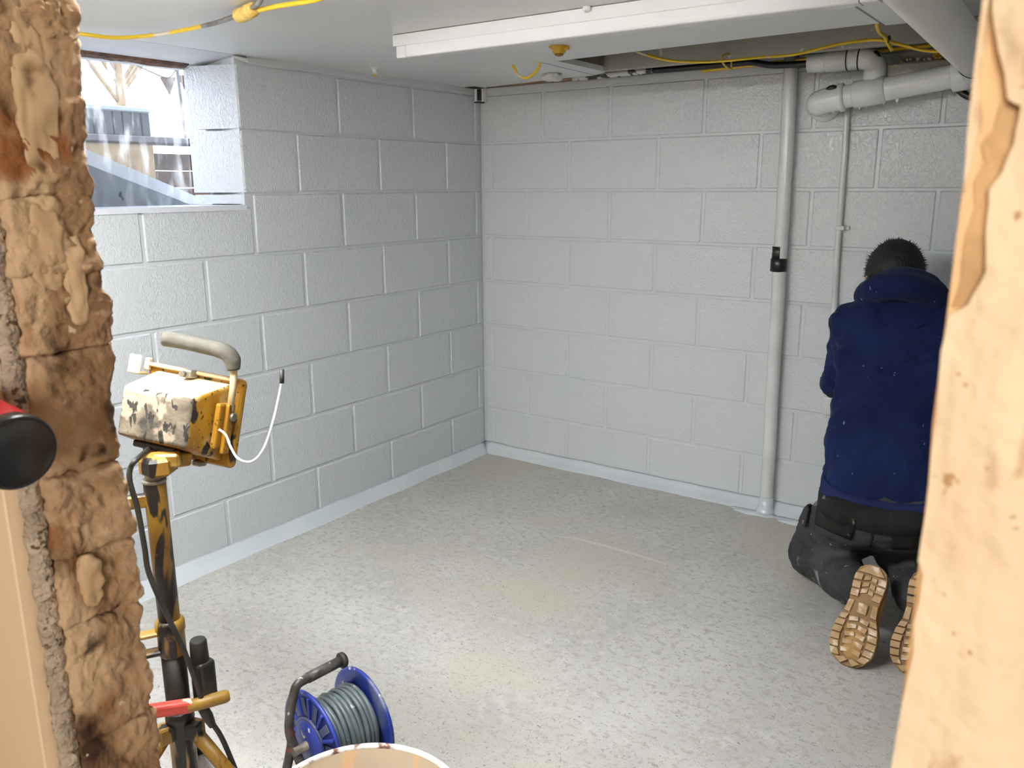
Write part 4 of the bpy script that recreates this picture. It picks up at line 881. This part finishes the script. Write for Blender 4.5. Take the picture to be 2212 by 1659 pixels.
def body(b):
    # trunk, limbs: one continuous figure under the clothes
    loft(b, [((2.12, -0.72, 0.36), (1, .03, 0), (0, 1, .35), .12, .09), ((2.115, -0.69, 0.50), (1, .03, 0), (0, 1, .4), .13, .09), ((2.10, -0.60, 0.66), (1, .03, 0), (0, 1, .45), .13, .09),
             ((2.085, -0.47, 0.85), (1, .03, 0), (0, 1, .45), .15, .09), ((2.075, -0.42, 0.94), (1, .03, 0), (0, 1, .5), .12, .07)])
    chain(b, [(V(2.07, -0.42, 0.93), .06), (HL(0, -0.03, -0.09), .055)])
    for S, E_, W_ in ((SHL, ELL, WRL), (SHR, ELR, WRR)): chain(b, [(S, .05), (E_, .04), (W_, .028)])
    for Hp, K, A in ((HIPL, KNL, ANL), (HIPR, KNR, ANR)): chain(b, [(Hp, .085), (K, .055)]); chain(b, [(K, .05), (A, .038)])
    # head with face
    ell(b, HL(0, 0, 0.012), .078, .095, .098, H3); ell(b, HL(0, 0.030, -0.055), .060, .066, .070, H3)
    cone(b, HL(0, 0.086, -0.004), .008, HL(0, 0.110, -0.032), .013); ell(b, HL(0, 0.088, -0.068), .024, .010, .008, H3); ell(b, HL(0, 0.078, -0.100), .022, .018, .018, H3)
    ell(b, HL(0, 0.080, 0.026), .050, .014, .010, H3)
    for s in (-1, 1):
        ell(b, HL(s * 0.032, 0.082, 0.006), .013, .010, .009, H3); ell(b, HL(s * 0.083, -0.008, -0.012), .009, .022, .034, H3)
    # hands laid against the wall
    for W_, s in ((WRL, 1), (WRR, -1)):
        pc = W_ + V(0.012 * s, 0.070, 0.030); chain(b, [(W_, .027), (pc, .026)])
        ell(b, pc + V(0, 0.014, 0.020), .040, .016, .044)
        for i, (dx, ln) in enumerate(((-0.030, .050), (-0.010, .062), (0.010, .058), (0.029, .044))):
            r0 = pc + V(dx, 0.018, 0.052); r1 = r0 + V(dx * 0.2, 0.010, ln * 0.55); r2 = r1 + V(dx * 0.1, 0.008, ln * 0.55); chain(b, [(r0, .0095), (r1, .009), (r2, .0078)])
        t0 = pc + V(0.034 * s, 0.012, 0.0); t1 = t0 + V(0.028 * s, 0.008, 0.022); chain(b, [(t0, .012), (t1, .010), (t1 + V(0.010 * s, 0.008, 0.024), .0085)])
blob('body', 'skin', man, body, voxel=0.0065, smooth=3)

def hair(b):
    t = bmesh.new(); bmesh.ops.create_uvsphere(t, u_segments=64, v_segments=40, radius=1.0)
    kill = []
    for f in t.faces:
        c = f.calc_center_median()
        if (c.y > 0.42 and c.z < 0.62) or c.z < -0.62 or (c.y > 0.05 and c.z < -0.12): kill.append(f)
    bmesh.ops.delete(t, geom=kill, context='FACES')
    for v in t.verts:
        w = v.co.copy(); k = 1 + 0.018 * noise.fractal(w * 9, 0.9, 2.0, 3); edge = min(1.0, max(0.0, (w.z + 0.64) / 0.5))
        v.co = HL(w.x * (.080 + .014 * edge) * k, w.y * (.099 + .012 * edge) * k, 0.012 + w.z * (.098 + .016) * k)
    join(b, t)
    rr = random.Random(6)
    for i in range(900):   # short tufts
        a = rr.uniform(0, 2 * math.pi); z = rr.uniform(-0.5, 1.0); q = math.sqrt(1 - z * z); w = V(q * math.cos(a), q * math.sin(a), z)
        if (w.y > 0.40 and w.z < 0.65) or (w.y > 0.0 and w.z < 0): continue
        p0 = HL(w.x * .091, w.y * .108, 0.012 + w.z * .112); nrm = H3 @ V(w.x, w.y, w.z); lay = H3 @ V(rr.uniform(-.5, .5), 0.6, -0.2)
        ln = rr.uniform(.008, .017); d1 = (nrm + lay * 0.5).normalized(); s = d1.orthogonal().normalized() * 0.0016; s2 = d1.cross(s)
        v = [b.verts.new(p0 + s), b.verts.new(p0 - s * 0.5 + s2), b.verts.new(p0 - s * 0.5 - s2), b.verts.new(p0 + d1 * ln)]
        for f in ((0, 1, 3), (1, 2, 3), (2, 0, 3)): b.faces.new([v[k] for k in f])
part('hair', 'hair', man, hair, smooth=True)

def hoodie(b):
    loft(b, [((2.120, -0.715, 0.462), (1, .03, 0), (0, 1, .35), .178, .135), ((2.117, -0.70, 0.52), (1, .03, 0), (0, 1, .38), .186, .142), ((2.108, -0.635, 0.64), (1, .03, 0), (0, 1, .42), .186, .142),
             ((2.095, -0.55, 0.76), (1, .03, 0), (0, 1, .45), .192, .142), ((2.082, -0.475, 0.86), (1, .03, 0), (0, 1, .48), .196, .135), ((2.072, -0.43, 0.935), (1, .03, 0), (0, 1, .5), .165, .112), ((2.064, -0.41, 0.995), (1, .03, 0), (0, 1, .55), .105, .085)], pw=2.7)
    for S, E_, W_, s in ((SHL, ELL, WRL, -1), (SHR, ELR, WRR, 1)):
        chain(b, [(S + V(-s * 0.06, 0, 0.015), .085), (S, .078), (S.lerp(E_, 0.5) + V(s * 0.004, 0, 0), .066), (E_, .062), (E_.lerp(W_, 0.5), .055), (W_, .040)])
ho = blob('hoodie', 'hoodie', man, hoodie, voxel=0.011, smooth=8, disp=((0.11, 0.034), (0.05, 0.014), (0.025, 0.004)))
def hood(b):
    P = [V(1.930, -0.370, 0.985), V(1.955, -0.440, 1.022), V(2.005, -0.480, 1.045), V(2.065, -0.490, 1.055), V(2.125, -0.470, 1.045), V(2.175, -0.420, 1.018), V(2.200, -0.350, 0.985)]
    Q = cr(P, 5); tube(b, Q, [0.030 + 0.016 * math.sin(math.pi * i / (len(Q) - 1)) for i in range(len(Q))], 14)
    P2 = [V(1.925, -0.330, 0.975), V(1.962, -0.402, 1.030), V(2.010, -0.438, 1.068), V(2.060, -0.450, 1.084), V(2.115, -0.436, 1.078), V(2.160, -0.380, 1.040), V(2.180, -0.310, 0.985)]
    Q = cr(P2, 5); tube(b, Q, [0.024 + 0.008 * math.sin(math.pi * i / (len(Q) - 1)) for i in range(len(Q))], 14)
    Q = cr([V(1.925, -0.330, 0.975), V(1.98, -0.27, 0.95), V(2.06, -0.245, 0.94), V(2.13, -0.26, 0.95), V(2.180, -0.310, 0.985)], 5); tube(b, Q, 0.026, 12)
    loft(b, [((2.066, -0.42, 0.965), (1, .03, 0), (0, 1, .5), .145, .100), ((2.062, -0.415, 1.02), (1, .03, 0), (0, 1, .5), .115, .070)])
blob('hood', 'hoodie', ho, hood, voxel=0.009, smooth=5, disp=((0.05, 0.010),))
def hem(b):
    rings = []; seg = 56
    for (z, y, ru, rw) in ((0.428, -0.735, .176, .136), (0.440, -0.730, .184, .143), (0.470, -0.717, .186, .146), (0.490, -0.708, .184, .144)):
        rings.append([b.verts.new(V(2.121, y, z) + V(1, .03, 0) * ru * math.copysign(abs(math.cos(a)) ** .74, math.cos(a)) + V(0, .94, .33) * rw * math.copysign(abs(math.sin(a)) ** .74, math.sin(a))) for a in [2 * math.pi * k / seg for k in range(seg)]])
    for i in range(3):
        for k in range(seg): f = b.faces.new([rings[i][k], rings[i][(k + 1) % seg], rings[i + 1][(k + 1) % seg], rings[i + 1][k]]); f.smooth = True
hm = part('hem_band', 'hem', ho, hem); s_ = hm.modifiers.new('thick', 'SOLIDIFY'); s_.thickness = 0.008

def trousers(b):
    loft(b, [((2.120, -0.72, 0.262), (1, .03, 0), (0, 1, .1), .075, .085), ((2.122, -0.735, 0.320), (1, .03, 0), (0, 1, .2), .150, .120), ((2.122, -0.74, 0.375), (1, .03, 0), (0, 1, .25), .178, .142), ((2.121, -0.735, 0.430), (1, .03, 0), (0, 1, .3), .176, .138), ((2.120, -0.72, 0.485), (1, .03, 0), (0, 1, .33), .162, .122)], pw=2.5)
    for Hp, K, A in ((HIPL, KNL, ANL), (HIPR, KNR, ANR)):
        s = -1 if Hp is HIPL else 1
        chain(b, [(Hp + V(-s * 0.006, -0.055, -0.035), .112), (Hp.lerp(K, 0.35) + V(-s * .016, -0.035, -0.012), .116), (Hp.lerp(K, 0.7) + V(-s * .016, -0.02, 0.008), .106), (K + V(-s * .006, 0.0, 0.012), .084)])
        chain(b, [(K + V(0, 0, 0.0), .078), (K.lerp(A, 0.4) + V(0, 0, 0.018), .080), (K.lerp(A, 0.75) + V(0, 0, 0.005), .074), (A + V(0, 0, 0.0), .068), (A + (A - K).normalized() * 0.02, .062)])
tr = blob('trousers', 'trouser', man, trousers, voxel=0.010, smooth=6, disp=((0.07, 0.020), (0.025, 0.006)))

bpy.context.view_layer.update()
dg = bpy.context.evaluated_depsgraph_get()
def bvh_of(o):
    e = o.evaluated_get(dg); me = e.to_mesh(); mwx = o.matrix_world
    t = BVHTree.FromPolygons([mwx @ v.co for v in me.vertices], [tuple(p.vertices) for p in me.polygons]); e.to_mesh_clear(); return t
man_off = man.location
tb = bvh_of(tr)
def patch(name, m, parent, corners, d, tree=tb, n=12, lift=0.006, thick=0.006):
    """cloth patch laid on the surface hit from outside along direction d"""
    d = Vector(d).normalized(); A, B, C_, D_ = [Vector(c) for c in corners]; b = fresh(); g = {}
    for i in range(n + 1):
        for j in range(n + 1):
            q = A.lerp(B, i / n).lerp(D_.lerp(C_, i / n), j / n); h = tree.ray_cast(q - d * 0.6, d)
            if h[0] is not None: g[i, j] = b.verts.new(h[0] - d * lift)
    for i in range(n):
        for j in range(n):
            ks = [(i, j), (i + 1, j), (i + 1, j + 1), (i, j + 1)]
            if all(k in g for k in ks): f = b.faces.new([g[k] for k in ks]); f.smooth = True
    o = obj(name, b, m, parent); s = o.modifiers.new('thick', 'SOLIDIFY'); s.thickness = thick; s.offset = 0; return o
vd = V(-0.18, 0.92, -0.35)
patch('back_pocket', 'trouser_black', tr, [(1.955, -0.85, 0.425), (2.085, -0.85, 0.415), (2.065, -0.85, 0.300), (1.950, -0.85, 0.325)], vd)
patch('back_pocket', 'trouser_black', tr, [(2.165, -0.85, 0.415), (2.285, -0.85, 0.425), (2.285, -0.85, 0.325), (2.185, -0.85, 0.300)], vd)
patch('pocket_flap', 'trouser', tr, [(1.868, -0.70, 0.335), (1.925, -0.72, 0.320), (1.930, -0.72, 0.255), (1.880, -0.70, 0.262)], V(0.55, 0.75, -0.35), lift=0.016, thick=0.010)
patch('pocket_flap_badge', 'steel', tr, [(1.916, -0.72, 0.276), (1.926, -0.72, 0.276), (1.926, -0.72, 0.262), (1.916, -0.72, 0.262)], V(0.55, 0.75, -0.35), lift=0.022, thick=0.004, n=2)
patch('seam', 'trouser_black', tr, [(2.121, -0.85, 0.42), (2.127, -0.85, 0.42), (2.126, -0.85, 0.29), (2.120, -0.85, 0.29)], vd, n=10, lift=0.003, thick=0.003)
def wband(b):
    rings = []; seg = 48
    for (z, y, ru, rw) in ((0.395, -0.742, .186, .149), (0.430, -0.738, .186, .148), (0.465, -0.728, .176, .136)):
        rings.append([b.verts.new(V(2.121, y, z) + V(1, .03, 0) * ru * math.copysign(abs(math.cos(a)) ** .8, math.cos(a)) + V(0, .95, .3) * rw * math.copysign(abs(math.sin(a)) ** .8, math.sin(a))) for a in [2 * math.pi * k / seg for k in range(seg)]])
    for i in range(2):
        for k in range(seg): f = b.faces.new([rings[i][k], rings[i][(k + 1) % seg], rings[i + 1][(k + 1) % seg], rings[i + 1][k]]); f.smooth = True
wb = part('waistband', 'trouser_black', tr, wband); s_ = wb.modifiers.new('thick', 'SOLIDIFY'); s_.thickness = 0.006

# boots: toe on the floor, sole turned to the doorway
def boot(toe, heel, ankle, mirror):
    L_ = (heel - toe).normalized(); Wd = (V(1, 0, 0) - L_ * L_.x).normalized(); N_ = Wd.cross(L_)
    if N_.y > 0: N_ = -N_
    ln = (heel - toe).length
    def P(u, v, n=0.0): return toe + L_ * (u * ln) + Wd * (v * mirror) + N_ * n
    left = [(0.0, 0.0), (0.012, -0.026), (0.05, -0.046), (0.13, -0.060), (0.25, -0.067), (0.38, -0.062), (0.50, -0.050), (0.62, -0.043), (0.74, -0.045), (0.86, -0.047), (0.95, -0.038), (0.99, -0.020), (1.0, 0.0)]
    right = [(0.99, 0.020), (0.95, 0.037), (0.86, 0.046), (0.74, 0.044), (0.62, 0.040), (0.50, 0.044), (0.38, 0.058), (0.25, 0.064), (0.13, 0.058), (0.05, 0.042), (0.012, 0.024)]
    out = left + right
    bt_ = blob('boot', 'leather', man, lambda b: (cone(b, P(0.16, 0, -0.040), .046, P(0.40, 0, -0.052), .050), cone(b, P(0.40, 0, -0.052), .048, P(0.80, 0, -0.050), .046),
                                          cone(b, P(0.80, 0, -0.052), .045, ankle, .046)), voxel=0.008, smooth=4)
    def sole(b):
        A = [b.verts.new(P(u, v, -0.003)) for (u, v) in out]; B = [b.verts.new(P(u, v * 1.02, -0.030)) for (u, v) in out]
        b.faces.new(A); b.faces.new(B[::-1])
        for i in range(len(out)): b.faces.new([A[i], A[(i + 1) % len(out)], B[(i + 1) % len(out)], B[i]])
    part('sole', 'sole_dark', bt_, sole)
    def lug(poly, h=0.006):
        def mk(b):
            A = [b.verts.new(P(u, v, h)) for (u, v) in poly]; c = Vector((sum(q[0] for q in poly) / len(poly), sum(q[1] for q in poly) / len(poly)))
            B = [b.verts.new(P(c.x + (u - c.x) * 1.10, c.y + (v - c.y) * 1.10, -0.004)) for (u, v) in poly]
            b.faces.new(A)
            for i in range(len(poly)): b.faces.new([A[i], A[(i + 1) % len(poly)], B[(i + 1) % len(poly)], B[i]])
            b.faces.new(B[::-1])
        part('tread_lug', 'sole', bt_, mk)
    def wl_(u, side):
        tab = left if side < 0 else [(0.0, 0.0)] + right[::-1] + [(1.0, 0.0)]
        for (u0, v0), (u1, v1) in zip(tab[:-1], tab[1:]):
            if u0 <= u <= u1: return v0 + (v1 - v0) * (u - u0) / max(1e-6, u1 - u0)
        return 0
    for side in (-1, 1):
        for (u0, u1, w) in ((0.07, 0.125, .022), (0.14, 0.195, .024), (0.21, 0.265, .025), (0.28, 0.335, .025), (0.35, 0.405, .024), (0.42, 0.47, .020), (0.66, 0.72, .022), (0.74, 0.80, .022), (0.82, 0.88, .022)):
            o0, o1 = wl_(u0, side) * 0.985, wl_(u1, side) * 0.985; sg = -side * w
            lug([(u0, o0), (u1, o1), (u1 + 0.004, o1 + sg), (u0 + 0.004, o0 + sg)])
        lug([(0.50, wl_(0.50, side) * .97), (0.62, wl_(0.62, side) * .97), (0.62, wl_(0.62, side) * .97 - side * 0.014), (0.50, wl_(0.50, side) * .97 - side * 0.016)], 0.002)
    lug([(0.905, -0.036), (0.985, -0.015), (0.985, 0.015), (0.905, 0.036), (0.90, 0.012), (0.905, -0.012)])
    lug([(0.012, -0.018), (0.055, -0.036), (0.075, -0.012), (0.06, 0.0)]); lug([(0.012, 0.016), (0.06, 0.002), (0.075, 0.012), (0.055, 0.034)])
    for i in range(5):
        u = 0.115 + i * 0.075
        lug([(u, -0.026), (u + 0.045, -0.030), (u + 0.060, -0.004), (u + 0.025, -0.002)], 0.004); lug([(u + 0.02, 0.003), (u + 0.058, 0.003), (u + 0.045, 0.028), (u, 0.026)], 0.004)
    for (u, v) in ((0.70, 0), (0.765, 0), (0.83, 0)):
        lug([(u, -0.018), (u + 0.045, -0.016), (u + 0.055, 0.0), (u + 0.02, 0.0)], 0.004); lug([(u + 0.01, 0.003), (u + 0.05, 0.003), (u + 0.04, 0.017), (u, 0.018)], 0.004)
    part('shank_badge', 'sole', bt_, lambda b: box(b, (-0.014, -0.016, 0), (0.014, 0.016, 0.004), bev=0.002, mat=Matrix(((Wd.x, L_.x, N_.x, P(.56, 0).x), (Wd.y, L_.y, N_.y, P(.56, 0).y), (Wd.z, L_.z, N_.z, P(.56, 0).z), (0, 0, 0, 1)))))
boot(V(2.133, -1.088, 0.008), V(2.156, -0.935, 0.272), ANL + V(0.02, 0.0, 0.01), 1)
boot(V(2.292, -1.035, 0.008), V(2.294, -0.888, 0.272), ANR + V(0.005, 0.0, 0.01), -1)
